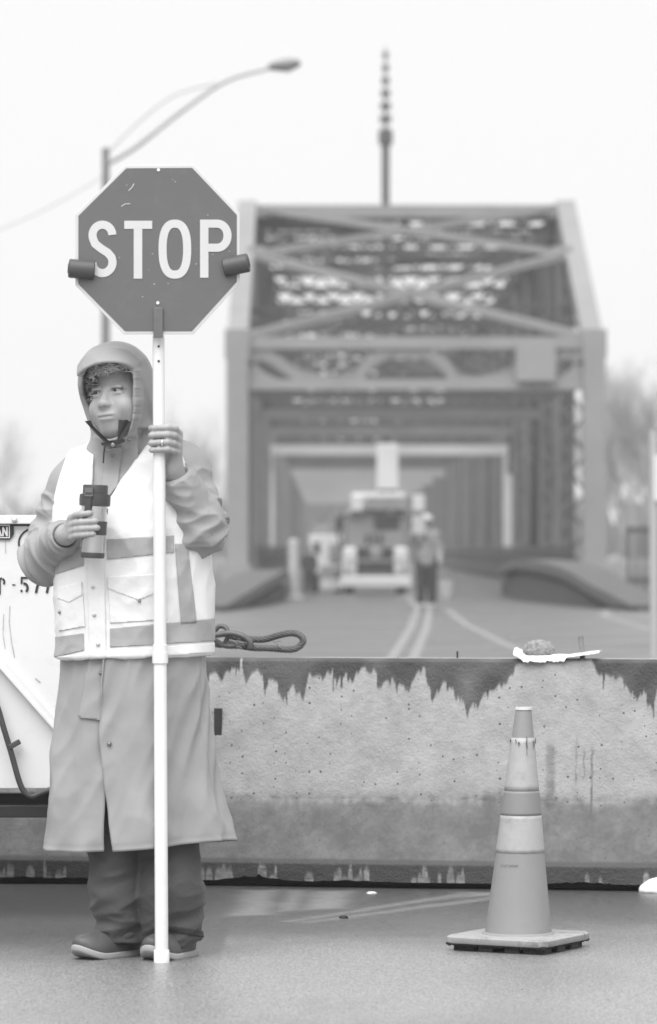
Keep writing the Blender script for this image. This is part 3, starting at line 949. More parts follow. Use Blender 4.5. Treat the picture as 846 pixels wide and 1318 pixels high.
# trailer-like white unit left of the truck
YV = 98.6
vb = P(418, 705, YV); vb.z = 0
unit = thing('work_trailer', 'small white work trailer parked left of the crane truck on the bridge', 'trailer', tuple(vb))
def vbox(name, m, x0, x1, y0, y1, dy, dep, bevel=0.03):
    b = MB(); a = P(x0, y0, YV); c = P(x1, y1, YV)
    b.box(((a.x + c.x) / 2, YV + dy + dep / 2, (a.z + c.z) / 2), (abs(c.x - a.x), dep, abs(a.z - c.z)))
    return b.build(name, m, unit, bevel=bevel)
vbox('trailer_box', m_tw, 398, 442, 688, 738, 0, 1.8)
vbox('roof_unit', m_tg, 402, 428, 676, 689, .3, .8)
vbox('vent_panel', m_rub, 404, 412, 698, 712, -.03, .03, .004)
vbox('control_box', m_tg, 424, 438, 700, 720, -.12, .12)
vbox('tail_panel', m_tg, 412, 440, 728, 740, -.04, .03)
vbox('lower_skirt', m_tw, 414, 440, 744, 759, .05, .4)
for x in (405, 436):
    b = MB(); c = P(x, 705, YV + .9); c.z = 0.3
    b.lathe([(0.15, -.1), (0.3, -.09), (0.3, .09), (0.15, .1)], c, Matrix.Rotation(rad(90), 3, 'Y'), 18); b.build('wheel', m_rub, unit)


def far_person(name_label, px, feet_py, head_py, m_top, m_legs, m_hat, raised, hat_lab):
    Y = H * FPX / (feet_py - HY)
    s = Y / FPX
    hgt = (feet_py - head_py) * s
    r = P(px, feet_py, Y); r.z = 0
    t = thing('person', name_label, 'person', tuple(r))
    k = hgt / 1.78
    F = Field((-.5, -.35, -.02), (.5, .35, 1.85), 0.014)
    sh = 1.45
    for sx in (-1, 1):
        F.capsule((sx * .10, 0, .85), (sx * .11, .02 * sx, .08), .085, .05, .02)
        F.capsule((sx * .11, .02, .05), (sx * .12, -.13, .04), .045, .04, .02)
    F.capsule((0, 0, .92), (0, 0, 1.32), .15, .16, .05, sy=1.35)
    F.capsule((-.14, 0, 1.40), (.14, 0, 1.40), .075, .075, .05)
    F.capsule((0, 0, 1.4), (0, -.01, 1.58), .06, .055, .03)
    F.ell((0, -.01, 1.66), (.078, .095, .115), .02)
    F.ell((0, -.105, 1.645), (.014, .02, .025), .01)
    hands = []
    for sx in (-1, 1):
        if raised and sx < 0:
            el = (-.30, -.18, 1.30); ha = (-.16, -.32, 1.52)
        else:
            el = (sx * .25, .0, 1.12); ha = (sx * .25, -.14, .90)
        F.capsule((sx * .19, 0, 1.40), el, .062, .05, .03); F.capsule(el, ha, .048, .034, .02); F.ell(ha, (.04, .04, .055), .02)
        hands.append(ha)
    pos, fc = F.mesh(); pos = relax(pos, fc, 1)
    me = make_mesh('body', pos * k, fc)
    link_mesh('body', me, mat('skin_far', 0.40, rough=.6), t)
    def cloth(nm, m, build):
        F2 = Field((-.55, -.4, -.02), (.55, .4, 1.9), 0.014); build(F2)
        p2, f2 = F2.mesh(); p2 = relax(p2, f2, 1)
        link_mesh(nm, make_mesh(nm, p2 * k, f2), m, t)
    def trou(F2):
        for sx in (-1, 1): F2.capsule((sx * .10, 0, .88), (sx * .11, .02 * sx, .13), .115, .085, .03)
        F2.half((0, 0, .10), (0, 0, -1))
    def jack(F2):
        F2.capsule((0, 0, .92), (0, 0, 1.34), .19, .19, .05, sy=1.25)
        F2.capsule((-.15, 0, 1.40), (.15, 0, 1.40), .1, .1, .05)
        for sx, ha in zip((-1, 1), hands):
            el = (-.30, -.18, 1.30) if (raised and sx < 0) else (sx * .25, .0, 1.12)
            F2.capsule((sx * .19, 0, 1.40), el, .085, .075, .03); F2.capsule(el, tuple(np.array(el) + .8 * (np.array(ha) - np.array(el))), .07, .055, .02)
        F2.half((0, 0, .80), (0, 0, -1))
    def hat(F2):
        F2.ell((0, 0, 1.70), (.125, .15, .11), .02); F2.half((0, 0, 1.695), (0, 0, -1)); F2.ell((0, -.06, 1.70), (.13, .17, .016), .015)
    cloth('trousers', m_legs, trou); cloth('jacket', m_top, jack); cloth(hat_lab, m_hat, hat)
    return t, hands, k
m_hv = mat('hi_vis_plaid', 0.24, rough=.8, var=.7, scale=9)
m_dkc = mat('dark_cloth', 0.035, rough=.9)
m_wht = mat('helmet_white', 0.40, rough=.4)
wk, hd, kk = far_person('distant worker in a patterned vest and white helmet standing on the road centre line', 549, 783, 663, m_hv, m_dkc, m_wht, True, 'hard_hat')
b = MB(); hp = Vector(wk.location) + Vector(hd[0]) * kk + Vector((0, -.05, .07)); b.box(hp, (0.24, .02, .34)); b.tube([hp - Vector((0, 0, .15)), hp - Vector((0, 0, .32))], .015, 8)
tag(b.build('hand_paddle', m_wht, None, bevel=.004), 'small white paddle held up by the distant worker', 'paddle')
far_person('distant worker in dark clothes standing beside the white delineator post', 398, 767, 704, m_dkc, m_dkc, mat('dark_cap', .06), False, 'cap')
yv = H * FPX / (772 - HY)
pb = P(378, 772, yv); pb.z = 0
dl = thing('delineator_post', 'white roadside post standing left of the dark clothed worker', 'post', tuple(pb))
b = MB(); b.tube([pb + Vector((0, 0, .05)), pb + Vector((0, 0, 1.25))], .11, 12); b.lathe([(.12, 0), (.05, .06)], pb + Vector((0, 0, 1.25)), seg=12); b.build('tube', m_wht, dl, auto=rad(40))
b = MB(); b.lathe([(.26, 0), (.26, .04), (.14, .09)], pb, seg=14); b.build('base', mat('post_base', .3), dl)
yb = H * FPX / (770 - HY)
kb = P(576, 770, yb); kb.z = 0
bk = thing('bucket', 'round white bucket on the deck right of the patterned vest worker', 'bucket', tuple(kb))
b = MB(); b.lathe([(.16, 0), (.21, .36), (.215, .4), (.2, .4)], kb, seg=18); b.build('pail', m_wht, bk, auto=rad(40))
b = MB(); b.tube([kb + Vector((.21 * math.cos(a), -.05, .39 + .09 * math.sin(a))) for a in np.linspace(0, math.pi, 12)], .008, 6); b.build('handle', m_dkc, bk)

# side fence on the right behind the curved wall
fb = P(800, 705, 96); fb.z = 0
fen = thing('picket_fence', 'dark picket fence beyond the curved wall right of the bridge', 'fence', (7.2, 96, 0))
b = MB(); b.bar((7.1, 96, 1.55), (12, 96, 1.55), .1, .12); b.bar((7.1, 96, .35), (12, 96, .35), .1, .12); b.build('rail', m_steel, fen)
b = MB()
for i in range(26): b.box((7.15 + i * .19, 96, .8), (.07, .05, 1.6))
b.build('picket_panel', m_steel, fen)

# ================================================================== BARE WINTER TREES
m_bark = mat('bare_bark', 0.36, rough=.9, var=.3, scale=3)
TREES = 0
def bare_tree(x, y, h, seed, label, r0=.16, sp=1.0, bush=False):
    rnd = random.Random(seed)
    t = thing('bare_tree', label, 'tree', (x, y, -.03), 'bare winter trees beside the bridge')
    tr, cr = MB(), MB()
    top = Vector((x + rnd.uniform(-.5, .5), y, h * .55))
    b0 = Vector((x, y, -.03))
    pth = [b0.lerp(top, i / 5) + Vector((rnd.uniform(-.1, .1), rnd.uniform(-.1, .1), 0)) * (i > 0) for i in range(6)]
    tr.tube(pth, [r0 * (1 - .13 * i) for i in range(6)], 7)
    def grow(p, d, L, r, lev):
        n = 4; pts = [p]; dd = d.copy()
        for i in range(n):
            dd = (dd + Vector((rnd.uniform(-.22, .22), rnd.uniform(-.22, .22), rnd.uniform(-.05, .16)))).normalized()
            pts.append(pts[-1] + dd * L / n)
        cr.tube(pts, [r * (1 - .16 * i) for i in range(n + 1)], 3 if lev > 1 else 5, caps=False)
        if lev >= 4: return
        for i in range(1, n + 1):
            for _ in range(2 if (lev < 3 or i == n) else 1):
                a = Vector((rnd.uniform(-1, 1), rnd.uniform(-1, 1), rnd.uniform(-.1, .8))).normalized()
                grow(pts[i], (dd * .8 + a * .75 * sp).normalized(), L * rnd.uniform(.5, .68), r * .55, lev + 1)
    for i in range(2, 6):
        for _ in range(2):
            a = Vector((rnd.uniform(-1, 1), rnd.uniform(-1, 1), rnd.uniform(.5, 1.5))).normalized()
            grow(pth[i], a, h * .27, r0 * .4, 1 + (i < 3))
    tr.build('trunk', m_bark, t, fix=False); cr.build('crown', m_bark, t, fix=False)
for i, (px, Y, h, lab) in enumerate([
        (800, 140, 7.6, 'bare tree close to the right bridge post, tall with upright twigs'),
        (838, 132, 7.2, 'bare tree at the right edge behind the sign post'),
        (772, 205, 8.6, 'bare tree half hidden behind the right bridge post'),
        (820, 190, 9.6, 'bare tree further back between the two right hand trees'),
        (868, 175, 8.8, 'bare tree cut by the right frame edge above the fence'),
        (-6, 240, 10.0, 'hazy bare tree at the left frame edge above the white machine'),
        (26, 260, 5.2, 'low hazy bare tree above the white machine near its bolt'),
        (236, 230, 9.6, 'hazy bare tree left of the bridge beside the worker in the white vest'),
        (275, 180, 6.4, 'bare tree tucked against the left bridge post'),
        (258, 270, 8.8, 'faint bare tree behind the two left of the bridge post')]):
    p = P(px, 705, Y)
    bare_tree(p.x, Y, h, 40 + i, lab, r0=(.07 + .003 * h) * (.6 if p.x < 0 else 1))

# far wooded bank beyond the end of the bridge
rnd = random.Random(77)
b = MB()
for i in range(2200):
    x = rnd.uniform(-150, 170); y = rnd.uniform(415, 445)
    e = .55 + .45 * max(0, 1 - ((x - 8) / 40) ** 2) + .2 * nz(x * .05, 3)
    h = rnd.uniform(3.5, 8.6) * e + .8
    r = rnd.uniform(.5, 1.5)
    pts = []
    n = 5
    for k in range(n):
        a = 2 * math.pi * k / n + i; pts.append((x + r * math.cos(a), y + r * math.sin(a), rnd.uniform(0, h * .6)))
    pts.append((x + rnd.uniform(-.4, .4), y, h)); pts.append((x, y, -.02))
    b.add(pts, [(k, (k + 1) % n, n) for k in range(n)] + [((k + 1) % n, k, n + 1) for k in range(n)])
tag(b.build('wooded_bank', mat('winter_wood', .035, rough=.9, var=.5, scale=.6), None, fix=False), 'hazy far bank of bare woods filling the view through the bridge', 'woods', kind='stuff')

# ================================================================== HAZE
hz = MB(); hz.box((0, 200, 10.4), (640, 560, 23.0))
mh = bpy.data.materials.new('thin_mist'); mh.use_nodes = True
n, l = mh.node_tree.nodes, mh.node_tree.links
n.remove(n['Principled BSDF'])
pv = n.new('ShaderNodeVolumePrincipled')
pv.inputs['Color'].default_value = (0.95, 0.95, 0.95, 1)
pv.inputs['Density'].default_value = HAZE_D = 0.0009
l.new(pv.outputs[0], n['Material Output'].inputs['Volume'])
tag(hz.build('haze', mh), kind='stuff')

# ================================================================== WHITE MACHINE BEHIND THE FLAGGER
m_mw = mat('machine_white_paint', 0.74, rough=0.4, var=0.05, scale=2.5, dirt=0.25, dscale=9, dv=0.5, bump=0.05, bscale=30)
m_blk = mat('black_paint', 0.02, rough=0.45)
m_hose = mat('rubber_hose', 0.05, rough=0.55, var=.2, scale=30)
YW = 12.05
wr = P(-40, 705, YW); wr.z = 0; wr.y = YW + .4
mach = thing('equipment_trailer', 'white steel equipment trailer with stencilled number, behind the worker in the white vest', 'trailer', tuple(wr))
WP = lambda px, py, dy=0: P(px, py, YW + dy)
XL = -2.1
xr_ = WP(186, 705).x


def wbox(name, m, x0, x1, py0, py1, dy, dep, bevel=0.003):
    b = MB(); z0, z1 = WP(0, py1).z, WP(0, py0).z
    b.box(((x0 + x1) / 2, YW + dy + dep / 2, (z0 + z1) / 2), (x1 - x0, dep, z1 - z0))
    return b.build(name, m, mach, bevel=bevel)


wbox('body', m_mw, XL, xr_, 676.5, 1015, 0, .72)
wbox('top_flange', m_mw, XL, xr_ + .01, 663, 674.5, -.025, .77)
wbox('seal_strip', m_blk, XL, xr_ - .01, 674.7, 676.3, -.004, .7, 0)
wbox('frame_rail', m_blk, XL, xr_ - .01, 1037, 1053, .03, .06)
wbox('frame_rail', m_blk, XL, xr_ - .01, 1037, 1053, .6, .06)
for x in (-1.5, WP(150, 0).x):
    wbox('rail_bracket', m_blk, x - .04, x + .04, 1014, 1037.5, .05, .6)
b = MB()
b.bar(WP(-60, 781, -.006), WP(150, 1019, -.006), 0.022, 0.024, (0, -1, 0)); b.build('diagonal_rib', m_mw, mach, bevel=.002)
b = MB(); b.bar(WP(-64, 785, -.012), WP(146, 1023, -.012), 0.006, 0.03, (0, -1, 0)); b.build('rib_flange', m_mw, mach)
hose_path = bez([WP(-52, 838, .03), WP(-44, 842, -.02), WP(-30, 852, -.028), WP(-6, 902, -.03), WP(6, 940, -.035), WP(16, 973, -.035), WP(24, 1002, -.035), WP(31, 1018, -.035), WP(41, 1025, -.035), WP(52, 1021, -.03), WP(74, 1013, -.015), WP(92, 1005, .0), WP(104, 1000, .03)], 8)
b = MB(); b.tube(hose_path, 0.0088, 10); b.build('hose', m_hose, mach, smooth=True)
b = MB(); b.bar(WP(12, 962, -.036), WP(26, 954, -.03), .016, .026, (0, -1, 0)); b.build('hose_clamp', m_hose, mach, bevel=.003)
b = MB(); b.lathe([(.0085, 0), (.0085, .004), (.006, .008), (.002, .0095)], WP(19, 669.5, -.025), Matrix.Rotation(rad(90), 3, 'X'), 14); b.build('bolt', mat('zinc', .6, rough=.35, metal=.6), mach, smooth=True)
# badge
def flat(name, m, fn, dy=-0.003, parent=mach):
    b = MB(); fn(b); return b.build(name, m, parent)
EX, EZ = Vector((1, 0, 0)), Vector((0, 0, 1))
SW = YW / FPX
def wpts(pts): return [((px - CX) * SW, H - (py - HY) * SW) for px, py in pts]
def wprism(b, pts, dy, dep): b.prism(wpts(pts), (0, YW + dy, 0), EX, EZ, dep)
def wrib(b, pts, w, dy=-.003, dep=.0025, closed=False): b.ribbon(wpts(pts), w * SW, (0, YW + dy, 0), EX, EZ, dep, closed)
plate = flat('name_badge', m_blk, lambda b: wprism(b, [(-80, 673.5), (14, 673.5), (18, 678), (18, 688), (13, 694.5), (-80, 694.5)][::-1], -.007, .007))
m_bl = mat('badge_letters', .72, rough=.3)
flat('badge_border', m_bl, lambda b: wrib(b, [(-76, 676), (12.5, 676), (12.5, 692), (-76, 692)], 1.3, -.009, .002, True), parent=plate)
def an(b):
    wrib(b, [(-7.5, 690.3), (-3.2, 678), (-1.8, 678), (2.2, 690.3)], 2.0, -.009, .002)
    wrib(b, [(-5, 686.3), (.5, 686.3)], 1.6, -.0085, .002)
    wrib(b, [(4.3, 690.3), (4.3, 678.5)], 2.0, -.009, .002); wrib(b, [(9.4, 690.3), (9.4, 678)], 2.0, -.009, .002); wrib(b, [(4.1, 678.6), (9.6, 690)], 2.0, -.0088, .002)
flat('badge_lettering', m_bl, an, parent=plate)
# stencil writing
def arc(cx, cy, rx, ry, a0, a1, n=14):
    return [(cx + rx * math.cos(rad(a0 + (a1 - a0) * i / n)), cy - ry * math.sin(rad(a0 + (a1 - a0) * i / n))) for i in range(n + 1)]
m_st = mat('stencil_black', .03, rough=.6, var=.5, scale=60)
def glyph(name, *strokes):
    b = MB()
    for pts, wd in strokes: wrib(b, pts, wd)
    b.build(name, m_st, mach)
glyph('stencil_letter', (arc(44, 699, 19.5, 18.5, 110, 196), 2.3), (arc(44, 699, 19.5, 18.5, 206, 300), 2.3))
glyph('stencil_letter', ([(-.6, 765), (-.6, 743.5)], 3.6), ([(1.5, 744.5), (3, 744.5)], 2.6), (arc(2.5, 749, 3.4, 4.2, 70, -40), 2.4))
glyph('stencil_dash', ([(16, 752.6), (20, 752.6)], 1.3))
glyph('stencil_digit', ([(36, 743.6), (28.2, 743.6), (28.0, 751.2)], 2.4), (arc(31.2, 756.8, 4.6, 5.8, 100, -55), 3.0), (arc(31.2, 756.8, 4.2, 5.6, 235, 205), 2.6))
for x in (44, 58): glyph('stencil_digit', ([(x - 2, 743.6), (x + 8, 743.6)], 2.4), ([(x + 7.6, 746.5), (x + 4.2, 755), (x + 2.6, 763)], 3.2))
glyph('stencil_digit', (arc(80.5, 753, 4.9, 9.3, 105, 255), 2.8), (arc(80.5, 753, 4.9, 9.3, 75, -75), 2.8))
m_rust = mat('rust_streak', .42, rough=.8, var=.4, scale=40)
for pts_, w_ in (([(13, 780), (12, 800), (15, 826), (19, 846)], .8), ([(5, 790), (4, 815), (7, 835)], .7), ([(46, 873), (52, 878)], 1.5), ([(7, 696), (7.5, 712)], .9)):
    flat('rust_streak', m_rust, lambda b: wrib(b, pts_, w_, -.002, .0015))
# wheel outside the frame and jack leg under the rail
b = MB(); wc = Vector((-1.72, YW - .02, .33))
b.lathe([(0.18, -.1), (0.33, -.09), (0.33, .09), (0.18, .1)], wc, Matrix.Rotation(rad(90), 3, 'X'), 28); wl = b.build('wheel', m_rub, mach, auto=rad(40))
b = MB(); wc2 = Vector((-1.72, YW + .72, .33))
b.lathe([(0.18, -.1), (0.33, -.09), (0.33, .09), (0.18, .1)], wc2, Matrix.Rotation(rad(90), 3, 'X'), 28); b.build('wheel', m_rub, mach, auto=rad(40))
b = MB(); jx = WP(150, 0).x; b.tube([(jx, YW + .3, .34), (jx, YW + .3, .02)], .025, 10); b.box((jx, YW + .3, .01), (.12, .12, .02)); b.bar((jx, YW + .08, .33), (jx, YW + .64, .33), .05, .04); b.build('jack_leg', m_blk, mach)

# ================================================================== TRAFFIC CONE
m_cone = mat('cone_plastic', 0.26, rough=0.55, var=0.08, scale=5, dirt=0.25, dscale=10, dv=0.15, bump=.1, bscale=40)
m_refl = mat('cone_collar_white', 0.37, rough=0.4, var=0.10, scale=7, dirt=0.75, dscale=13, dv=.26, bump=.2, bscale=25)
m_rfd = mat('cone_collar_dull', 0.22, rough=0.5, var=0.06, scale=8)
m_base = mat('cone_base', 0.33, rough=0.6, var=0.12, scale=9, dirt=0.8, dscale=14, dv=.13)
YC = 11.24; SC = YC / FPX
cb = P(667, 705, YC); cb.z = 0
cone = thing('traffic_cone', 'scuffed tall traffic cone with pale reflective collars on a square base', 'traffic cone', tuple(cb))
ztop = P(0, 911, YC).z; zb = P(0, 1200, YC).z
lean = Vector(((674 - 667) * SC, 0, 0))
def cr(z):  # outer radius at height z
    return (43.0 + (10.0 - 43.0) * (z - zb) / (ztop - zb)) * SC
def cone_ring(mb, z0, z1, dr, n=14, seg=48, closed_top=False):
    vs_, fs = [], []
    for i in range(n + 1):
        z = z0 + (z1 - z0) * i / n
        r = cr(z) + dr
        o = cb + lean * ((z - zb) / (ztop - zb)) + Vector((0, 0, z))
        for k in range(seg):
            a = 2 * math.pi * k / seg
            rr = r * (1 + .006 * nz(math.cos(a) * 2, math.sin(a) * 2, z * 6))
            vs_.append(o + Vector((rr * math.cos(a), rr * math.sin(a), 0)))
    for i in range(n):
        for k in range(seg): fs.append((i * seg + k, i * seg + (k + 1) % seg, (i + 1) * seg + (k + 1) % seg, (i + 1) * seg + k))
    if closed_top: fs.append(tuple(n * seg + k for k in range(seg)))
    mb.add(vs_, fs)
b = MB(); cone_ring(b, zb - .01, ztop, 0, 30, closed_top=True); b.build('cone_body', m_cone, cone, auto=rad(50))
zz = lambda py: P(0, py, YC).z
def collar(name, py0, py1, m, dr):
    b = MB(); cone_ring(b, zz(py1), zz(py0), dr, 10); o = b.build(name, m, cone, smooth=True)
    md = o.modifiers.new('thick', 'SOLIDIFY'); md.thickness = .0006; md.offset = -1
    return o
collar('collar', 949, 1017, m_refl, .0009)
collar('collar', 1017.3, 1048, m_rfd, .0016)
collar('collar', 1048.3, 1096, m_refl, .0010)
collar('rim', 910, 913.5, mat('cone_rim', .6, rough=.5), .002)
m_scuff = mat('rubber_scuff', .06, rough=.8)
b = MB()
rnd = random.Random(5)
for px, l in ((656, 9), (663.5, 8), (667, 12), (677.5, 24), (687, 15), (690, 10)):
    z1 = zz(949 + rnd.uniform(-2, 5)); z0 = zz(949 + l)
    pts = []
    for i in range(7):
        z = z1 + (z0 - z1) * i / 6
        o = cb + lean * ((z - zb) / (ztop - zb)) + Vector((0, 0, z)); r = cr(z) + .004
        x = (px + rnd.uniform(-.6, .6) - 423) * SC - o.x
        x = max(-r * .97, min(r * .97, x)); pts.append(Vector((o.x + x, o.y - math.sqrt(r * r - x * x), z)))
    b = MB(); b.tube(pts, [k_ * rnd.uniform(.4, 1.1) for k_ in (.0012, .002, .0022, .0018, .0010, .0006, .0003)], 6); b.build('scuff_mark', m_scuff, cone)
b = MB()
for i, px in enumerate((645, 648, 651, 655, 658, 661, 664)):
    z = zz(1111 + (i % 2) * .5); o = cb + lean * ((z - zb) / (ztop - zb)) + Vector((0, 0, z)); r = cr(z) + .001; x = (px - 423) * SC - o.x
    b.box(Vector((o.x + x, o.y - math.sqrt(r * r - x * x), z)), (.0048, .002, .0042))
b.build('moulded_mark', mat('cone_mark', .2, rough=.6), cone)
# base: square slab turned towards the camera, on dark rubber feet
th_ = rad(-28); ca_, sa_ = math.cos(th_), math.sin(th_)
def rot2(x, y): return Vector((x * ca_ - y * sa_, x * sa_ + y * ca_, 0))
hs = .155
def base_shape():
    b = MB(); poly = []
    for sx, sy in ((-1, -1), (1, -1), (1, 1), (-1, 1)):
        cxx, cyy = sx * (hs - .025), sy * (hs - .025)
        a0 = {(-1, -1): 180, (1, -1): 270, (1, 1): 0, (-1, 1): 90}[(sx, sy)]
        for k in range(6):
            a = rad(a0 + 90 * k / 5); poly.append((cxx + .025 * math.cos(a), cyy + .025 * math.sin(a)))
    n = len(poly); lv = [(.025, .985), (.028, 1.0), (.041, 1.0), (.046, .96)]
    vs_ = []
    for z, s in lv:
        for x, y in poly: vs_.append(cb + rot2(x * s, y * s) + Vector((0, 0, z + .002 * nz(x * 12, y * 12, 2))))
    fs = [tuple(range(n - 1, -1, -1)), tuple(3 * n + k for k in range(n))]
    for i in range(3):
        for k in range(n): fs.append((i * n + k, i * n + (k + 1) % n, (i + 1) * n + (k + 1) % n, (i + 1) * n + k))
    b.add(vs_, fs); return b
base_shape().build('base', m_base, cone, auto=rad(40))
b = MB()
b.lathe([(cr(zb) + .012, .043), (cr(zb) + .006, .049), (cr(zb) - .004, .053)], cb, seg=40); b.build('base_collar', m_cone, cone, smooth=True)
m_foot = mat('black_rubber', .025, rough=.85, bump=.5, bscale=150)
for fx, fy in ((-.105, -.105), (-.035, -.115), (.045, -.115), (.11, -.11), (.115, -.03), (.115, .06), (-.115, .0), (-.1, .1), (.1, .115), (0, .115)):
    b = MB(); c = cb + rot2(fx, fy); b.box(c + Vector((0, 0, .0130)), (.066 if abs(fx) > .09 else .045, .050, .026), Matrix.Rotation(th_, 3, 'Z'))
    b.build('rubber_foot', m_foot, cone, bevel=.004)
b = MB()
for i in range(64):
    for e in range(2):
        x = -hs + .006 + i * (2 * hs - .012) / 63
        p = cb + (rot2(x, -hs + .008) if e == 0 else rot2(hs - .008, x)); hgt = .006 + .006 * abs(nz(i * .7, e))
        b.box(p + Vector((0, 0, .027 - hgt / 2)), (.0032, .006, hgt), Matrix.Rotation(th_, 3, 'Z'))
b.build('worn_rubber_edge', m_foot, cone)

# ================================================================== THINGS ON THE BARRIER
def BT_(px, d, dz): return BP(px_u(px), d, BH + dz)
m_pap = mat('white_paper', .78, rough=.7, bump=.25, bscale=14, bdist=.01)
b = MB(); vs_ = []; NX, NYp = 40, 14
for i in range(NX + 1):
    for j in range(NYp + 1):
        s_, t_ = i / NX, j / NYp
        px = 656 + 110 * s_
        d = .203 + .11 * t_ + .014 * nz(s_ * 3, t_ * 2, 4)
        fold = .016 * abs(s_ - .62) / .62 if s_ > .62 else .010 * max(0, (.14 - s_) / .14) * 2
        z = .004 + fold * (1 if s_ > .62 else 1) * (1.5 if s_ > .62 else 1.2) + .005 * (1 + nz(s_ * 5, t_ * 4, 8)) + .002 * (1 + nz(s_ * 21, t_ * 9, 2))
        if t_ < .25: z -= (.020 if s_ < .62 else .006) * (0.25 - t_) / .25 * (1 + .5 * nz(s_ * 26, 3)); d -= .016 * min(1, (.25 - t_) / .12)
        vs_.append(BT_(px, d, z))
b.add(vs_, [(i * (NYp + 1) + j, (i + 1) * (NYp + 1) + j, (i + 1) * (NYp + 1) + j + 1, i * (NYp + 1) + j + 1) for i in range(NX) for j in range(NYp)])
off = BT_(711, .25, 0); b.v = [tuple(Vector(v) - off) for v in b.v]
pap = b.build('paper_wrapper', m_pap, None, smooth=True); pap.location = off
pap.modifiers.new('t', 'SOLIDIFY').thickness = .0012
tag(pap, 'crumpled white paper wrapper spread on top of the concrete barrier', 'paper')
m_bun = mat('seeded_crust', .26, rough=.8, var=.6, scale=70, bump=.9, bscale=90, bdist=.006)
F = Field((-.07, -.06, -.01), (.07, .06, .06), .003)
F.ell((0, 0, .016), (.052, .042, .030), .01); F.ell((.004, 0, .026), (.040, .03, .022), .02); F.half((0, 0, .002), (0, 0, -1))
pos, fc = F.mesh(); vn = vnormals(pos, fc)
pos = pos + vn * np.array([.0035 * nz(*(p * 60)) + .003 * nz(*(p * 130)) for p in pos])[:, None]
bun = link_mesh('seeded_bun', make_mesh('seeded_bun', pos, fc), m_bun); bun.location = BT_(686, .262, .010)
tag(bun, 'round crusty bun lying on the white paper wrapper', 'bun')
b = MB(); q = BT_(741.5, .30, 0); b.tube([q, q + Vector((-.007, 0, .073))], .0092, 12)
o = MB(); o.v = [tuple(Vector(v) - q) for v in b.v]; o.f = b.f
st = o.build('wooden_stick', mat('weathered_stick', .20, rough=.7, var=.3, scale=20), None, auto=rad(40)); st.location = q
tag(st, 'short grey stick standing upright behind the white paper wrapper', 'stick')
q = BT_(580, .28, 0); b = MB(); b.tube([(0, 0, 0), (-.0005, 0, .022)], .0032, 8); st = b.build('steel_pin', m_dark); st.location = q
tag(st, 'tiny dark pin poking up from the barrier top left of the bun', 'pin')

# wire rope sling with shackle, lying at the left end
m_rope = mat('wire_rope', .10, rough=.5, metal=.35, var=.3, scale=60)
m_shk = mat('shackle_steel', .11, rough=.5, metal=.3, var=.25, scale=30)
qr = BT_(310, .28, 0)
sling = thing('wire_rope_sling', 'looped steel wire rope with shackle lying on the barrier beside the worker', 'sling', tuple(qr))
def RP(px, py, d): 
    p = BT_(px, d, 0); p.z = H - (py - HY) / FPX * p.y; return p
ropep = bez([RP(276, 818, .31), RP(300, 822, .30), RP(325, 823, .29), RP(345, 818, .28), RP(361, 815, .27), RP(373, 816.5, .265), RP(379.5, 824, .26), RP(374, 832.5, .255), RP(362, 836, .25), RP(340, 834.5, .25), RP(312, 833.5, .25), RP(292, 830, .255), RP(276, 827, .26)], 14)
b = MB(); R0 = .0068
tl = 0; lastp = ropep[0]; frames = []
xv = None
for i, p in enumerate(ropep):
    t = (ropep[min(i + 1, len(ropep) - 1)] - ropep[max(0, i - 1)]).normalized()
    xv = t.orthogonal().normalized() if xv is None else (xv - t * xv.dot(t)).normalized()
    tl += (p - lastp).length; lastp = p
    frames.append((p, xv.copy(), t.cross(xv), tl))
for k in range(6):
    b.tube([p + (x * math.cos(2 * math.pi * k / 6 + L * 62) + y * math.sin(2 * math.pi * k / 6 + L * 62)) * R0 for p, x, y, L in frames], .0048, 6)
b.build('wire_rope', m_rope, sling, smooth=True)
for dk in (.27, .245):
    b = MB(); pth = [RP(258, 822, dk + .02), RP(270, 829, dk + .012), RP(284, 831.5, dk), RP(305, 830.5, dk - .006)]
    frames2 = bez(pth, 8)
    b.tube(frames2, .0095, 8); b.build('rope_tail', m_rope, sling, smooth=True)
b = MB()
b.tube(bez([RP(256, 815, .24), RP(268, 817, .235), RP(284, 815, .232), RP(300, 818, .23), RP(311, 826, .23), RP(312, 835, .232)], 8), [.010] * 12 + [.0105] * 29, 12)
b.build('shackle_bow', m_shk, sling, smooth=True)
b = MB(); b.tube(bez([RP(262, 812, .27), RP(268, 806, .27), RP(277, 808, .265), RP(280, 818, .26), RP(274, 830, .26), RP(263, 830, .265)], 8), .0085, 10); b.build('shackle_pin', m_shk, sling, smooth=True)
b = MB()
for px in (294, 347):
    b.tube(bez([RP(px, 836, .232), RP(px + 1, 829, .225), RP(px - 3, 826, .228), RP(px + 3, 824.5, .226)], 6), .0022, 6)
    b.tube([RP(px - 6, 826, .226), RP(px + 6, 825, .226)], .0014, 5); b.tube(bez([RP(px, 832, .228), RP(px + 5, 833, .226), RP(px + 7, 836, .228)], 5), .002, 5)
b.build('tie_wire', mat('tie_wire', .2, rough=.5), sling, smooth=True)

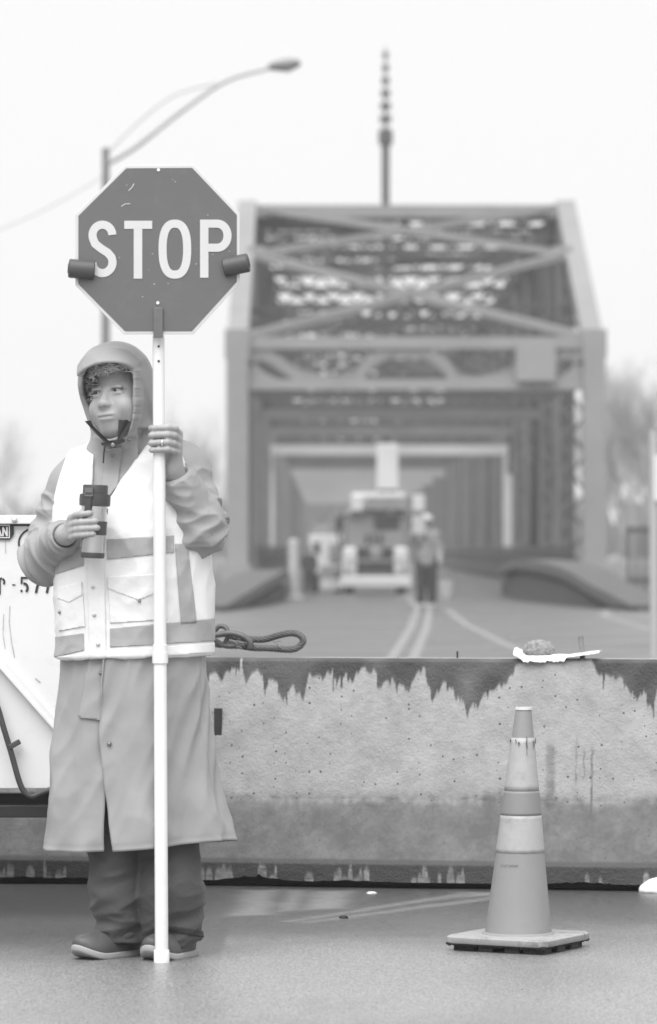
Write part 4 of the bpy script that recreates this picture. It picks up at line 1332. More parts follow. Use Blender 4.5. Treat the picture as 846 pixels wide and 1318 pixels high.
# white lump at the foot of the barrier
F = Field((-.09, -.08, -.01), (.12, .1, .09), .004)
F.ell((.03, .02, .018), (.085, .06, .038), .02); F.ell((.075, .02, .03), (.05, .05, .036), .03); F.ell((-.03, 0, .008), (.03, .03, .014), .02); F.half((0, 0, .001), (0, 0, -1))
pos, fc = F.mesh(); vn = vnormals(pos, fc); pos = pos + vn * np.array([.006 * nz(*(p * 22)) + .002 * nz(*(p * 70)) for p in pos])[:, None]
bag = link_mesh('plastic_bag', make_mesh('plastic_bag', pos, fc), mat('white_plastic', .75, rough=.5), None)
gx, gy = G(842, 1148); bag.location = (gx + .008, gy - .06, 0)
tag(bag, 'crumpled white plastic bag on the road against the barrier foot', 'plastic bag')
m_grit = mat('grit_stone', .08, rough=.8, var=.6, scale=40)
def rock(name, px, py, s, m, lab, cat, flat_=.6):
    bm = bmesh.new(); bmesh.ops.create_icosphere(bm, subdivisions=2, radius=1)
    for v in bm.verts:
        k = 1 + .35 * nz(v.co.x * 1.3 + px, v.co.y * 1.3, v.co.z * 1.3)
        v.co = Vector((v.co.x * k * s, v.co.y * k * s * .8, v.co.z * k * s * flat_))
    me = bpy.data.meshes.new(name); bm.to_mesh(me); bm.free()
    o = link_mesh(name, me, m, None); gx, gy = G(px, py); o.location = (gx, gy, s * flat_ * .7)
    return tag(o, lab, cat)
rock('stone', 443, 1183, .013, mat('dark_stone', .03, rough=.8), 'small dark stone on the wet road left of the cone', 'stone')
rock('paper_scrap', 478, 1151, .017, m_pap, 'scrap of white paper on the road at the barrier foot', 'litter', .35)
b = MB(); rnd = random.Random(11)
for i in range(420):
    px = rnd.uniform(-40, 890); py = 1152 + 200 * rnd.random() ** 1.5
    gx, gy = G(px, py); r = rnd.uniform(.0012, .0034) * (2 if rnd.random() < .05 else 1)
    a = rnd.uniform(0, 6.28)
    pts = [(gx + r * math.cos(a + k * 2.094) * rnd.uniform(.7, 1.2), gy + r * math.sin(a + k * 2.094), 0.001) for k in range(3)] + [(gx, gy, r * rnd.uniform(.8, 1.4))]
    b.add(pts, [(0, 2, 1), (0, 1, 3), (1, 2, 3), (2, 0, 3)])
grit = b.build('gravel', m_grit, None); tag(grit, 'fine loose grit scattered over the wet road', 'grit', kind='stuff')
b = MB()
for i in range(60):
    px = rnd.uniform(-40, 890); py = 1148 + 90 * rnd.random() ** 1.5
    gx, gy = G(px, py); r = rnd.uniform(.0012, .003)
    a = rnd.uniform(0, 6.28)
    pts = [(gx + r * math.cos(a + k * 2.094) * rnd.uniform(.7, 1.2), gy + r * math.sin(a + k * 2.094), 0.001) for k in range(3)] + [(gx, gy, r)]
    b.add(pts, [(0, 2, 1), (0, 1, 3), (1, 2, 3), (2, 0, 3)])
tag(b.build('white_gravel', mat('white_grit', .6)), 'pale specks of grit along the barrier foot', 'grit', kind='stuff')

# ================================================================== STOP PADDLE
m_sred = mat('sign_red_film', 0.125, rough=0.5, var=0.05, scale=3, dirt=.15, dscale=14, dv=.22)
m_swht = mat('sign_white_film', 0.60, rough=0.4, var=0.04, scale=5)
m_pvc = mat('white_pvc_pole', 0.80, rough=0.35, var=.04, scale=6, dirt=.2, dscale=22, dv=.6)
m_foam = mat('dark_bumper', 0.075, rough=0.5, var=.15, scale=12)
YB = H * FPX / (1240 - HY)
pole_b = P(208.5, 1240, YB); pole_b.z = 0
pole_t = P(204, 405, 10.835)
YSG = 10.80
SS = YSG / FPX
sign = thing('stop_sign', 'octagonal STOP paddle on a tall white pole held upright by the worker', 'stop sign', tuple(pole_b))
def pole_at(py):
    t = (1240 - py) / (1240 - 405.0); return pole_b.lerp(pole_t, t)
def pole_seg(name, py0, py1, r0, r1, m=m_pvc, seg=28):
    b = MB(); a, c = pole_at(py0), pole_at(py1); b.tube([a, a.lerp(c, .02), a.lerp(c, .98), c], [r0 * .97, r0, r1, r1 * .97], seg)
    return b.build(name, m, sign, auto=rad(40))
pole_seg('lower_pole', 1238, 845, .0180, .0175)
pole_seg('upper_pole', 852, 431, .0172, .0162)
cp = pole_seg('coupling', 853, 838, .0215, .0215); pole_seg('coupling_lip', 838, 829, .0198, .0198)
pole_seg('end_cap', 1240, 1222, .0213, .0208)
for py in (446, 465):
    b = MB(); p = pole_at(py) + Vector((.0008, -.0150, 0)); b.lathe([(.0032, 0), (.0032, .003)], p, Matrix.Rotation(rad(90), 3, 'X'), 12); b.build('bolt_hole', m_blk, sign)
def spts(pts): return [((px - CX) * SS, H - (py - HY) * SS) for px, py in pts]
octo = [(161, 212.3), (97, 276), (97, 367), (159.4, 430), (248.7, 430), (308.7, 364), (308.7, 274.6), (249, 211.7)]
cc_ = Vector((sum(p[0] for p in octo) / 8, sum(p[1] for p in octo) / 8))
inner = [tuple(cc_ + (Vector(p) - cc_) * (1 - 3.9 / 106)) for p in octo]
b = MB(); b.prism(spts(octo), (0, YSG, 0), EX, EZ, .006); b.build('sign_panel', m_swht, sign, bevel=.0012)
face = MB(); face.prism(spts(inner), (0, YSG - .0015, 0), EX, EZ, .002); face = face.build('sign_face', m_sred, sign)
def srib(b, pts, w, dy=-.003, closed=False): b.ribbon(spts(pts), w * SS, (0, YSG + dy, 0), EX, EZ, .002, closed)
W_ = 10.4
def L_S(b):
    cx, cyt, cyb, r = 131.9, 302.6, 337.6, 13.0
    pts = [(cx + r * .98 * math.cos(rad(a)), cyt - 13.6 * math.sin(rad(a))) for a in np.linspace(2, 205, 22)]
    pts += [(122.3, 313.5), (130.5, 320.0), (139.0, 325.4), (143.6, 331)]
    pts += [(cx + r * math.cos(rad(a)), cyb - 13.8 * math.sin(rad(a))) for a in np.linspace(18, -178, 22)]
    srib(b, pts, W_)
def L_T(b):
    srib(b, [(160, 289.2), (196, 289.2)], W_); srib(b, [(177.7, 294.3), (177.7, 358.5)], 11)
def L_O(b):
    pts = []
    for a in np.linspace(0, 360, 56)[:-1]:
        c, s = math.cos(rad(a)), math.sin(rad(a)); e = 2.5
        pts.append((225.2 + 15.8 * math.copysign(abs(c) ** (2 / e), c), 320.5 - 32.8 * math.copysign(abs(s) ** (2 / e), s)))
    srib(b, pts, W_, closed=True)
def L_P(b):
    srib(b, [(263, 282.5), (263, 357.3)], 10.8)
    srib(b, [(268.3, 287.7), (279, 287.7)] + [(280 + 13 * math.cos(rad(a)), 303.2 - 15.5 * math.sin(rad(a))) for a in np.linspace(84, -84, 16)] + [(279, 318.7), (268.3, 318.7)], W_)
for fn in (L_S, L_T, L_O, L_P):
    b = MB(); fn(b); b.build('letter', m_swht, face)
for px, py in ((204, 218.3), (203.3, 389.7)):
    b = MB(); b.lathe([(.0042, 0), (.0042, .0015)], (spts([(px, py)])[0][0], YSG - .0018, spts([(px, py)])[0][1]), Matrix.Rotation(rad(90), 3, 'X'), 14); b.build('rivet', mat('rivet_white', .85), sign)
b = MB(); srib(b, [(165.5, 245.2), (170, 241), (172.5, 236)], 1.0, -.0025); srib(b, [(156, 265.5), (161, 262.3), (167.5, 262)], .9, -.0025)
rnd = random.Random(3)
for _ in range(26):
    x, y = rnd.uniform(108, 298), rnd.uniform(225, 420)
    if abs(x - 203) + abs(y - 321) > 128: continue
    srib(b, [(x, y), (x + rnd.uniform(.4, 2.2), y + rnd.uniform(-1.6, 1.6))], rnd.uniform(.4, .8), -.0025)
b.build('scratch', m_swht, face)
b = MB(); z0 = spts([(0, 431)])[0][1]; z1 = spts([(0, 396)])[0][1]; xm = spts([(203.8, 0)])[0][0]
b.box((xm, YSG - .006, (z0 + z1) / 2 - .004), (12 * SS, .008, z1 - z0 + .008)); b.build('bracket', mat('bracket_steel', .13, rough=.45, var=.2, scale=20), sign, bevel=.0015)
for cx, cy, L, tilt, yw in ((105.0, 346.5, 33, -4, .12), (304.3, 341, 33, 11, -.12)):
    c = Vector((spts([(cx, cy)])[0][0], YSG - .004, spts([(cx, cy)])[0][1]))
    R_ = Matrix.Rotation(rad(-tilt), 3, 'Y') @ Matrix.Rotation(yw, 3, 'Z') @ Matrix.Rotation(rad(90), 3, 'Y')
    r = 12.3 * SS; h = L * SS / 2
    b = MB(); b.lathe([(r * .55, -h - .0005), (r * .9, -h), (r, -h + .003), (r, h - .003), (r * .9, h), (r * .55, h + .0005)], c, R_, 26)
    o = b.build('edge_bumper', m_foam, sign, auto=rad(35))
    b = MB(); b.lathe([(r * .52, -.0015), (r * .52, .0015)], c + R_ @ Vector((0, 0, h * (1 if cx > 200 else -1) * 1.02)), R_, 18); b.build('bore', m_blk, o)

# ================================================================== PERSON
S = 11.0 / FPX
root = Vector((P(150, 0, 11.0).x, 11.0, 0))
person = thing('person', 'road worker in hooded raincoat and white reflective vest, holding a mug and a pole', 'person', tuple(root))
def w(px, py, y):
    p = P(px, py, 11.0 + y) - root; return (p.x, p.y, p.z)
def to_px(v):
    x, y, z = v[0] + root.x, v[1] + root.y, v[2]
    return CX + x / y * FPX, HY - (z - H) / y * FPX

# ---- sections of the trunk (photo px at y = 0)
TS = [(556, 136, 186, .045, .03), (566, 124, 204, .062, .03), (578, 106, 226, .078, .03), (590, 92, 240, .09, .03), (610, 82, 249, .105, .03), (640, 77, 255, .122, .025),
      (680, 74, 261, .138, .02), (720, 75, 264, .138, .02), (770, 75, 267, .135, .025), (820, 77, 266, .135, .03), (862, 78, 264, .136, .03)]
tz = np.array([w(0, r[0], 0)[2] for r in TS])[::-1]
txl = np.array([w(r[1], 0, 0)[0] for r in TS])[::-1]; txr = np.array([w(r[2], 0, 0)[0] for r in TS])[::-1]
tb_ = np.array([r[3] for r in TS])[::-1]; ty_ = np.array([r[4] for r in TS])[::-1]
def trunk(off):
    def fn(X, Y, Z):
        a = (np.interp(Z, tz, txr) - np.interp(Z, tz, txl)) / 2; c = (np.interp(Z, tz, txr) + np.interp(Z, tz, txl)) / 2
        b_ = np.interp(Z, tz, tb_); yc = np.interp(Z, tz, ty_)
        e = 2.35
        q = (np.abs((X - c) / a) ** e + np.abs((Y - yc) / b_) ** e) ** (1 / e)
        d = (q - 1) * np.minimum(a, b_)
        return np.maximum(d, Z - tz[-1]) - off
    return fn
TLO = (w(60, 0, 0)[0], -.18, w(0, 866, 0)[2]); THI = (w(285, 0, 0)[0], .22, tz[-1])

SH_R, EL_R, WR_R = w(92, 628, .03), w(59, 716, .05), w(85, 688, -.145)
SH_L, EL_L, WR_L = w(240, 606, .02), w(259, 679, -.045), w(224, 606, -.115)
YPOLE = pole_at(570).y - root.y
MUG_Y = -.205
HC = np.array(w(158.0, 505.0, -.035))
psi, rho = rad(31), rad(6)
HH = np.array(w(148.5, 503, -.035))
x_l = np.array((math.cos(psi), -math.sin(psi), 0)); y_l = np.array((math.sin(psi), math.cos(psi), 0)); z_l = np.array((0, 0, 1.))
x_h = math.cos(rho) * x_l + math.sin(rho) * z_l; z_h = -math.sin(rho) * x_l + math.cos(rho) * z_l
HR = np.stack([x_h, y_l, z_h], 1)
def hd(x, y, z): return tuple(HC + HR @ np.array((x, y, z)))

BODY = Field((w(20, 0, 0)[0] - .02, -.31, -.005), (w(292, 0, 0)[0] + .02, .26, w(0, 440, 0)[2]), .0027)
# trunk, legs, arms (all under the clothes)
BODY.op(trunk(-.03), TLO, THI, .01)
BODY.capsule(w(170, 850, .03), w(170, 940, .03), .13, .12, .05)
for a, k_, f in ((w(150, 950, .04), w(148, 1080, .038), w(154, 1200, .03)), (w(212, 950, .04), w(216, 1080, .035), w(222, 1205, .025))):
    BODY.capsule(a, k_, .065, .048, .03); BODY.capsule(k_, f, .048, .036, .02)
BODY.capsule(w(155, 1208, .05), w(112, 1216, -.03), .034, .026, .02); BODY.capsule(w(224, 1210, .05), w(205, 1218, -.07), .034, .026, .02)
for a, e, f in ((SH_R, EL_R, WR_R), (SH_L, EL_L, WR_L)):
    BODY.capsule(a, e, .05, .042, .03); BODY.capsule(e, f, .042, .026, .03)
# neck and head
BODY.capsule(hd(0, .025, -.07), w(158, 596, .035), .056, .07, .03)
E = lambda c, r, k=.012, mode='add': BODY.ell(hd(*c), r, k, mode, HR)
E((0, .02, .022), (.067, .092, .088), .02)
E((0, -.018, -.032), (.0625, .072, .086), .02)
E((0, -.052, -.090), (.034, .034, .028), .025)         # chin
E((0, -.026, -.104), (.048, .050, .028), .025)         # soft underside of the chin
for sx in (-1, 1):
    E((sx * .039, -.059, -.043), (.030, .030, .032), .016)   # cheeks
    E((sx * .045, -.028, -.066), (.023, .037, .032), .02)    # jowl
    E((sx * .0315, -.100, .001), (.019, .016, .0100), .020, 'sub')
    E((sx * .0315, -.0745, .0082), (.0185, .0115, .0072), .007)     # upper lid
    E((sx * .0315, -.0735, -.0080), (.017, .0105, .0070), .007)     # lower lid
    E((sx * .0130, -.0915, -.037), (.0088, .0105, .0078), .009)       # nostril wing
    E((sx * .065, .012, -.006), (.010, .018, .030), .008)           # ear
BODY.capsule(hd(0, -.080, .004), hd(0, -.099, -.030), .0070, .0100, .014)   # nose
E((0, -.0995, -.034), (.0125, .0110, .0100), .010)
for sx in (-1, 1): E((sx * .0065, -.103, -.0455), (.0042, .007, .0045), .002, 'sub')
E((0, -.076, -.066), (.032, .020, .021), .018)            # muzzle
E((0, -.0920, -.0640), (.025, .0085, .0040), .006)        # upper lip
E((0, -.0905, -.0755), (.021, .0090, .0050), .007)        # lower lip
BODY.op(lambda X, Y, Z: (lambda q: np.sqrt(np.clip(np.abs(q[0]) - .033, 0, 1) ** 2 + ((q[1] + .102 - 4.0 * q[0] ** 2) * .35) ** 2 + (q[2] + .0700 - 1.6 * q[0] ** 2) ** 2) - .0019)([HR[0, i] * (X - HC[0]) + HR[1, i] * (Y - HC[1]) + HR[2, i] * (Z - HC[2]) for i in range(3)]),
        np.array(hd(0, -.09, -.07)) - .045, np.array(hd(0, -.09, -.07)) + .045, .003, 'sub')
for sx in (-1, 1):
    BODY.capsule(hd(sx * .020, -.0885, -.0175), hd(sx * .042, -.080, -.0160), .0016, .0012, .006, 'sub')      # under the eye
# ---- hand round the pole (seen from the back of the fingers)
def chain(pts, rads, k=.003):
    for a, b_, r0, r1 in zip(pts, pts[1:], rads, rads[1:]): BODY.capsule(a, b_, r0, r1, k)
yp = YPOLE
pxp = to_px(pole_at(565) - root)[0]
LF = [(550.5, .0086, 558), (559.5, .0090, 566), (569.5, .0087, 574.5), (578.5, .0077, 582)]
for i, (py, r, pk) in enumerate(LF):
    yf = yp - .0172 - r - .0005
    tipx = (195.5, 192.5, 192.2, 193.0)[i]
    chain([w(229.5 - i * .6, pk, yp + .012), w(225.5 - i * 1.2, py + .5 + i * .3, yf + .010), w(216, py - .3, yf - .001), w(204.5, py, yf - .001), w(tipx + 3, py + .8, yf + .006), w(tipx + 1.2, py + 1.0, yf + .016)],
          [r * 1.26, r * 1.06, r * 1.12, r * .95, r * 1.0, r * .80])
    BODY.capsule(w(229.5 - i * .6, pk, yp + .012), w(223, 604, yp + .04), r * 1.25, .020, .010)
BODY.capsule(w(223, 600, yp + .035), WR_L, .024, .025, .015, sy=1.2)
chain([w(220, 592, yp + .040), w(211, 575, yp + .040), w(201, 560, yp + .034), w(195, 551, yp + .020)], [.014, .012, .0105, .009], .006)
# ---- hand round the mug
mx0 = 121.0
RF = [(661, .0082, 667, 117.5), (671.5, .0085, 675.5, 124.0), (680.0, .0083, 683.5, 126.5), (688.0, .0074, 691, 121.5)]
for i, (py, r, pk, tx) in enumerate(RF):
    yf = MUG_Y - .0335 - r
    chain([w(92.5 + i * .3, pk, MUG_Y + .005), w(98.5, py + 1.4, yf + .020), w(105, py + .6, yf + .006), w(113, py, yf - .0008), w(tx - 2, py - .6, yf + .002), w(tx, py - .8, yf + .0045)],
          [r * 1.28, r * 1.08, r * 1.12, r * .95, r * .98, r * .78])
    BODY.capsule(w(92.5 + i * .3, pk, MUG_Y + .005), w(85.5, 688, -.155), r * 1.25, .019, .010)
BODY.capsule(w(86, 688, -.16), WR_R, .024, .025, .015)
chain([w(88, 680, -.16), w(96, 668, -.158), w(106, 661, -.160), w(116, 657, -.166)], [.014, .012, .0105, .009], .006)

pos, fc = BODY.mesh()
pos = relax(pos, fc, 1, .4)
del BODY
q = (pos - HC) @ HR
lip = np.exp(-((q[:, 0] / .025) ** 4 + ((q[:, 2] + .0695 - 1.6 * q[:, 0] ** 2) / .0085) ** 4)) * (q[:, 1] < -.075)
lash = sum(np.exp(-(((q[:, 0] - sx * .0315) / .017) ** 4 + ((q[:, 2] - .0035 + 9 * (q[:, 0] - sx * .0315) ** 2) / .0040) ** 2)) for sx in (-1, 1)) * (q[:, 1] < -.05)
brow = sum(np.exp(-(((q[:, 0] - sx * .033) / .019) ** 4 + ((q[:, 2] - .0245 + 14 * (q[:, 0] - sx * .031) ** 2) / .0035) ** 2)) for sx in (-1, 1)) * (q[:, 1] < -.05)
m_skin = mat('skin', 0.37, rough=0.5, var=.05, scale=40, bump=.08, bscale=220, spec=.4, bdist=.002)
m_skin.node_tree.nodes['Principled BSDF'].inputs['Subsurface Weight'].default_value = 0.15
m_skin.node_tree.nodes['Principled BSDF'].inputs['Subsurface Radius'].default_value = (.006, .006, .006)
m_skin.node_tree.nodes['Principled BSDF'].inputs['Subsurface Scale'].default_value = 1.0
mix_attr(m_skin, 'lip_tint', .30); mix_attr(m_skin, 'brow_hair', .25); mix_attr(m_skin, 'lash', .11)
me = make_mesh('body', pos, fc)
set_attr(me, 'lip_tint', np.clip(lip, 0, 1)); set_attr(me, 'brow_hair', np.clip(brow, 0, 1) * .5); set_attr(me, 'lash', np.clip(lash, 0, 1) * 1.0)
link_mesh('body', me, m_skin, person)
m_eye = mat('eye_white', .30, rough=.15); m_iris = mat('iris', .03, rough=.1)
for sx in (-1, 1):
    b = MB(); c = Vector(hd(sx * .0315, -.0708, 0)) + root
    b.lathe([(.0122 * math.sin(a), .0122 * math.cos(a)) for a in np.linspace(.02, math.pi - .02, 14)], c, seg=20); e = b.build('eye', m_eye, person, smooth=True)
    b = MB(); c2 = Vector(hd(sx * .0315 - .001, -.0830, .0005)) + root
    R_ = Matrix([list(r) for r in HR]) @ Matrix.Rotation(rad(90), 3, 'X')
    b.lathe([(.0001, .0014), (.003, .0012), (.0049, 0)], c2, R_, 18); b.build('iris', m_iris, e, smooth=True)

# ---- hair
b = MB(); rnd = random.Random(21)
for i in range(900):
    th = rnd.uniform(-1.75, .75); el = rnd.uniform(.25, .95) if abs(th) < .9 else rnd.uniform(-.45, .8)
    d0 = np.array((math.sin(th) * math.cos(el), -math.cos(th) * math.cos(el), math.sin(el)))
    r0 = np.array((.069, .093, .092)); p0 = np.array((0, .012, .020)) + d0 * r0 * rnd.uniform(1.0, 1.07)
    if p0[2] < .056 and p0[1] < -.025 and p0[0] > -.044: continue
    down = np.array((rnd.uniform(-1.3, 1.3), rnd.uniform(-.5, .1), rnd.uniform(-1, .2))); ph = rnd.uniform(0, 6.28); cr_ = rnd.uniform(.004, .010)
    L = rnd.uniform(.015, .032); pts = []
    for k in range(8):
        t = k / 7
        c = p0 + down * L * t + d0 * (.005 + .006 * math.sin(t * 3))
        u1 = np.cross(d0, (0, 0, 1.)); u1 /= np.linalg.norm(u1) + 1e-9
        c = c + (u1 * math.cos(ph + t * 8) + d0 * math.sin(ph + t * 8)) * cr_
        pts.append(Vector(hd(*c)) + root)
    b.tube(pts, [.0014, .0017, .0018, .0018, .0016, .0013, .0009, .0004], 5, caps=False)
b.build('hair', mat('grey_hair', .66, rough=.5, var=.45, scale=35), person, smooth=True, fix=False)

# ---- raincoat upper: trunk, sleeves, hood
m_coat = mat('raincoat_fabric', 0.315, rough=0.5, var=.05, scale=6, bump=.10, bscale=9, crease=.34, cscale=9, spec=.35, bdist=.02)
COAT = Field((w(14, 0, 0)[0] - .02, -.24, w(0, 868, 0)[2]), (w(302, 0, 0)[0] + .02, .28, w(0, 428, 0)[2]), .0034)
COAT.op(trunk(0), TLO, THI, .01)
COAT.capsule(w(112, 618, .03), w(222, 600, .03), .075, .075, .04)
# sleeves
CU_R = tuple(np.array(WR_R) + (np.array(EL_R) - np.array(WR_R)) * .05)
CU_L = tuple(np.array(WR_L) + (np.array(EL_L) - np.array(WR_L)) * .06)
COAT.capsule(SH_R, EL_R, .066, .066, .03); COAT.capsule(EL_R, CU_R, .066, .040, .02)
COAT.ell(w(63, 722, .03), (.060, .07, .05), .03)
COAT.capsule(SH_L, EL_L, .068, .066, .03); COAT.capsule(EL_L, CU_L, .066, .044, .02)
COAT.ell(w(252, 684, -.04), (.066, .06, .048), .03)
# hood
HT = lambda c, r, k=.015, mode='add': COAT.ell(hd(*c), r, k, mode, HR)
psh = rad(13)
yh_ = np.array((math.sin(psh), math.cos(psh), 0)); xh0 = np.array((math.cos(psh), -math.sin(psh), 0))
HRH = np.stack([math.cos(rho) * xh0 + math.sin(rho) * z_l, yh_, -math.sin(rho) * xh0 + math.cos(rho) * z_l], 1)
def hh(x, y, z): return tuple(HH + HRH @ np.array((x, y, z)))
HTH = lambda c, r, k=.015, mode='add': COAT.ell(hh(*c), r, k, mode, HRH)
HTH((.007, .0, .020), (.101, .142, .113), .02)
HTH((.012, .012, -.045), (.092, .100, .095), .04)
COAT.capsule(hh(.01, .03, -.075), w(160, 585, .03), .082, .085, .04)
COAT.capsule(hh(.0, -.030, -.112), w(150, 580, -.02), .055, .06, .03)
# hollow for the head; the front is cut along a sloping plane so the peak stands forward over the forehead
HTH((.002, -.002, .016), (.0845, .132, .1010), .006, 'sub')
HT((0, -.030, -.045), (.070, .090, .070), .008, 'sub')
HT((0, -.08, -.085), (.053, .085, .044), .006, 'sub')
bl_, bh_ = np.array(hh(0, -.12, -.02)) - np.array((.15, .09, .10)), np.array(hh(0, -.12, -.02)) + np.array((.15, .10, .17))
CUT0, CUTS = -.052, .58
COAT.half(hh(0, CUT0, 0), tuple(-yh_ - CUTS * HRH[:, 2]), .003, bl_, bh_)
def brim(a):
    z = .09 * math.cos(a)
    for _ in range(12):
        y = CUT0 - CUTS * z; f = math.sqrt(max(.05, 1 - (y / .137) ** 2)); z = .0195 + .1082 * f * math.cos(a)
    return hh(.004 + .0925 * f * math.sin(a), y, z)
for i in range(18):
    COAT.capsule(brim(rad(-100 + 200 * i / 18)), brim(rad(-100 + 200 * (i + 1) / 18)), .0050, .0050, .005)
# the peak over the forehead and the panel closing the hood beside the cheek: cloth stretched between two curves
def web(c0, c1, n, r0, r1):
    p0 = bez([Vector(w(*p)) for p in c0], 8); p1 = bez([Vector(w(*p)) for p in c1], 8)
    for i in range(n):
        t = i / (n - 1)
        f = lambda c: c[min(len(c) - 2, int(t * (len(c) - 1)))].lerp(c[min(len(c) - 1, int(t * (len(c) - 1)) + 1)], t * (len(c) - 1) - min(len(c) - 2, int(t * (len(c) - 1))))
        a_, b_ = f(p0), f(p1)
        m_ = a_.lerp(b_, .5) + Vector((0, -.010, .008))
        COAT.capsule(a_, m_, r0, (r0 + r1) / 2, .004); COAT.capsule(m_, b_, (r0 + r1) / 2, r1, .005)
web([(100.5, 483, -.125), (109, 474.5, -.150), (122, 468, -.165), (137, 465, -.170), (152, 465.5, -.165), (164, 469, -.150), (172.5, 475, -.130)],
    [(104.5, 471, -.075), (111, 459, -.085), (122, 450, -.085), (138, 445.5, -.075), (154, 445, -.065), (171, 452, -.065), (184, 464, -.070)], 56, .0036, .0060)
web([(172.5, 475, -.130), (173, 500, -.132), (172.5, 528, -.128), (170, 546, -.120), (164, 561, -.108)],
    [(184, 464, -.070), (191, 486, -.060), (191.5, 515, -.058), (189, 545, -.060), (181, 567, -.066)], 56, .0036, .0060)
COAT.capsule(w(182, 556, -.050), w(184, 580, -.040), .030, .034, .02); COAT.capsule(w(180, 566, -.050), w(180, 588, -.052), .026, .022, .02)
COAT.capsule(w(98, 488, -.105), w(104, 520, -.105), .022, .022, .004, 'sub'); COAT.capsule(w(104, 520, -.105), w(115, 552, -.115), .022, .016, .004, 'sub')
# open cuffs
for e, c, r in ((EL_R, CU_R, .034), (EL_L, CU_L, .036)):
    e, c = np.array(e), np.array(c); dn = (c - e) / np.linalg.norm(c - e)
    COAT.half(c, dn, .002, c - .075 + dn * .055, c + .075 + dn * .055)
    COAT.capsule(c - dn * .05, c + dn * .04, r - .006, r, .004, 'sub')
COAT.half((0, 0, w(0, 832, 0)[2]), (0, 0, -1))
pos, fc = COAT.mesh(); del COAT
pos = relax(pos, fc, 2)
def seg_t(p, a, b_):
    a, b_ = np.array(a), np.array(b_); ba = b_ - a
    t = np.clip((p - a) @ ba / ba.dot(ba), 0, 1); return t, np.linalg.norm(p - a - t[:, None] * ba, axis=1)
vn = vnormals(pos, fc)
zz_h = (pos - HC) @ HR
amp = np.full(len(pos), .0035)
dd_ = np.zeros(len(pos))
def crease(p, sc, seed):
    return np.array([1 - 2.2 * abs(mnoise.noise(Vector((q_[0] * sc[0] + seed, q_[1] * sc[1], q_[2] * sc[2])))) for q_ in p])
for (a, e, c, sd_) in ((SH_R, EL_R, CU_R, 1.3), (SH_L, EL_L, CU_L, 7.9)):
    t1, d1 = seg_t(pos, a, e); t2, d2 = seg_t(pos, e, c)
    m_ = (np.minimum(d1, d2) < .085) & ((d1 < .085) & (t1 > .15) | (d2 < .085) & (t2 < .97)) & (zz_h[:, 2] < -.1)
    ids = np.where(m_)[0]
    an1 = np.array(e) - np.array(a); an1 /= np.linalg.norm(an1)
    an2 = np.array(c) - np.array(e); an2 /= np.linalg.norm(an2)
    pp_ = pos[ids]
    near_el = np.exp(-(np.linalg.norm(pp_ - np.array(e), axis=1) / .10) ** 2)
    along = np.where(d1[ids] < d2[ids], pp_ @ an1, pp_ @ an2)
    q3 = np.stack([along * 24 + 0.9 * pp_[:, 0] * 12, pp_[:, 0] * 7, pp_[:, 1] * 7 + pp_[:, 2] * 5], 1)
    r1 = crease(q3, (1, 1, 1), sd_); q4 = np.stack([along * 13, pp_[:, 0] * 16 + pp_[:, 2] * 14, pp_[:, 1] * 12], 1)
    r2 = crease(q4, (1, 1, 1), sd_ + 5)
    dd_[ids] = (r1 - .3) * (.0055 + .0095 * near_el) + (r2 - .3) * .006
# hood: gathered seam puckers beside the face edge and soft dents
ids = np.where(zz_h[:, 2] > -.16)[0]
hp = zz_h[ids]
hx_ = (pos[ids] - np.array(w(176, 505, -.12))); puck = np.exp(-(hx_[:, 0] / .012) ** 2) * (np.abs(hx_[:, 2]) < .075)
dd_[ids] += .0014 * puck * np.sin(hx_[:, 2] * 420 + 3 * np.sin(hx_[:, 2] * 130)) + .003 * crease(hp * np.array((14, 10, 9)), (1, 1, 1), 3.3) - .001
mo = np.ones(len(pos))
pos = pos + vn * (dd_ * mo)[:, None]
coat = link_mesh('raincoat', make_mesh('raincoat', pos, fc), m_coat, person)

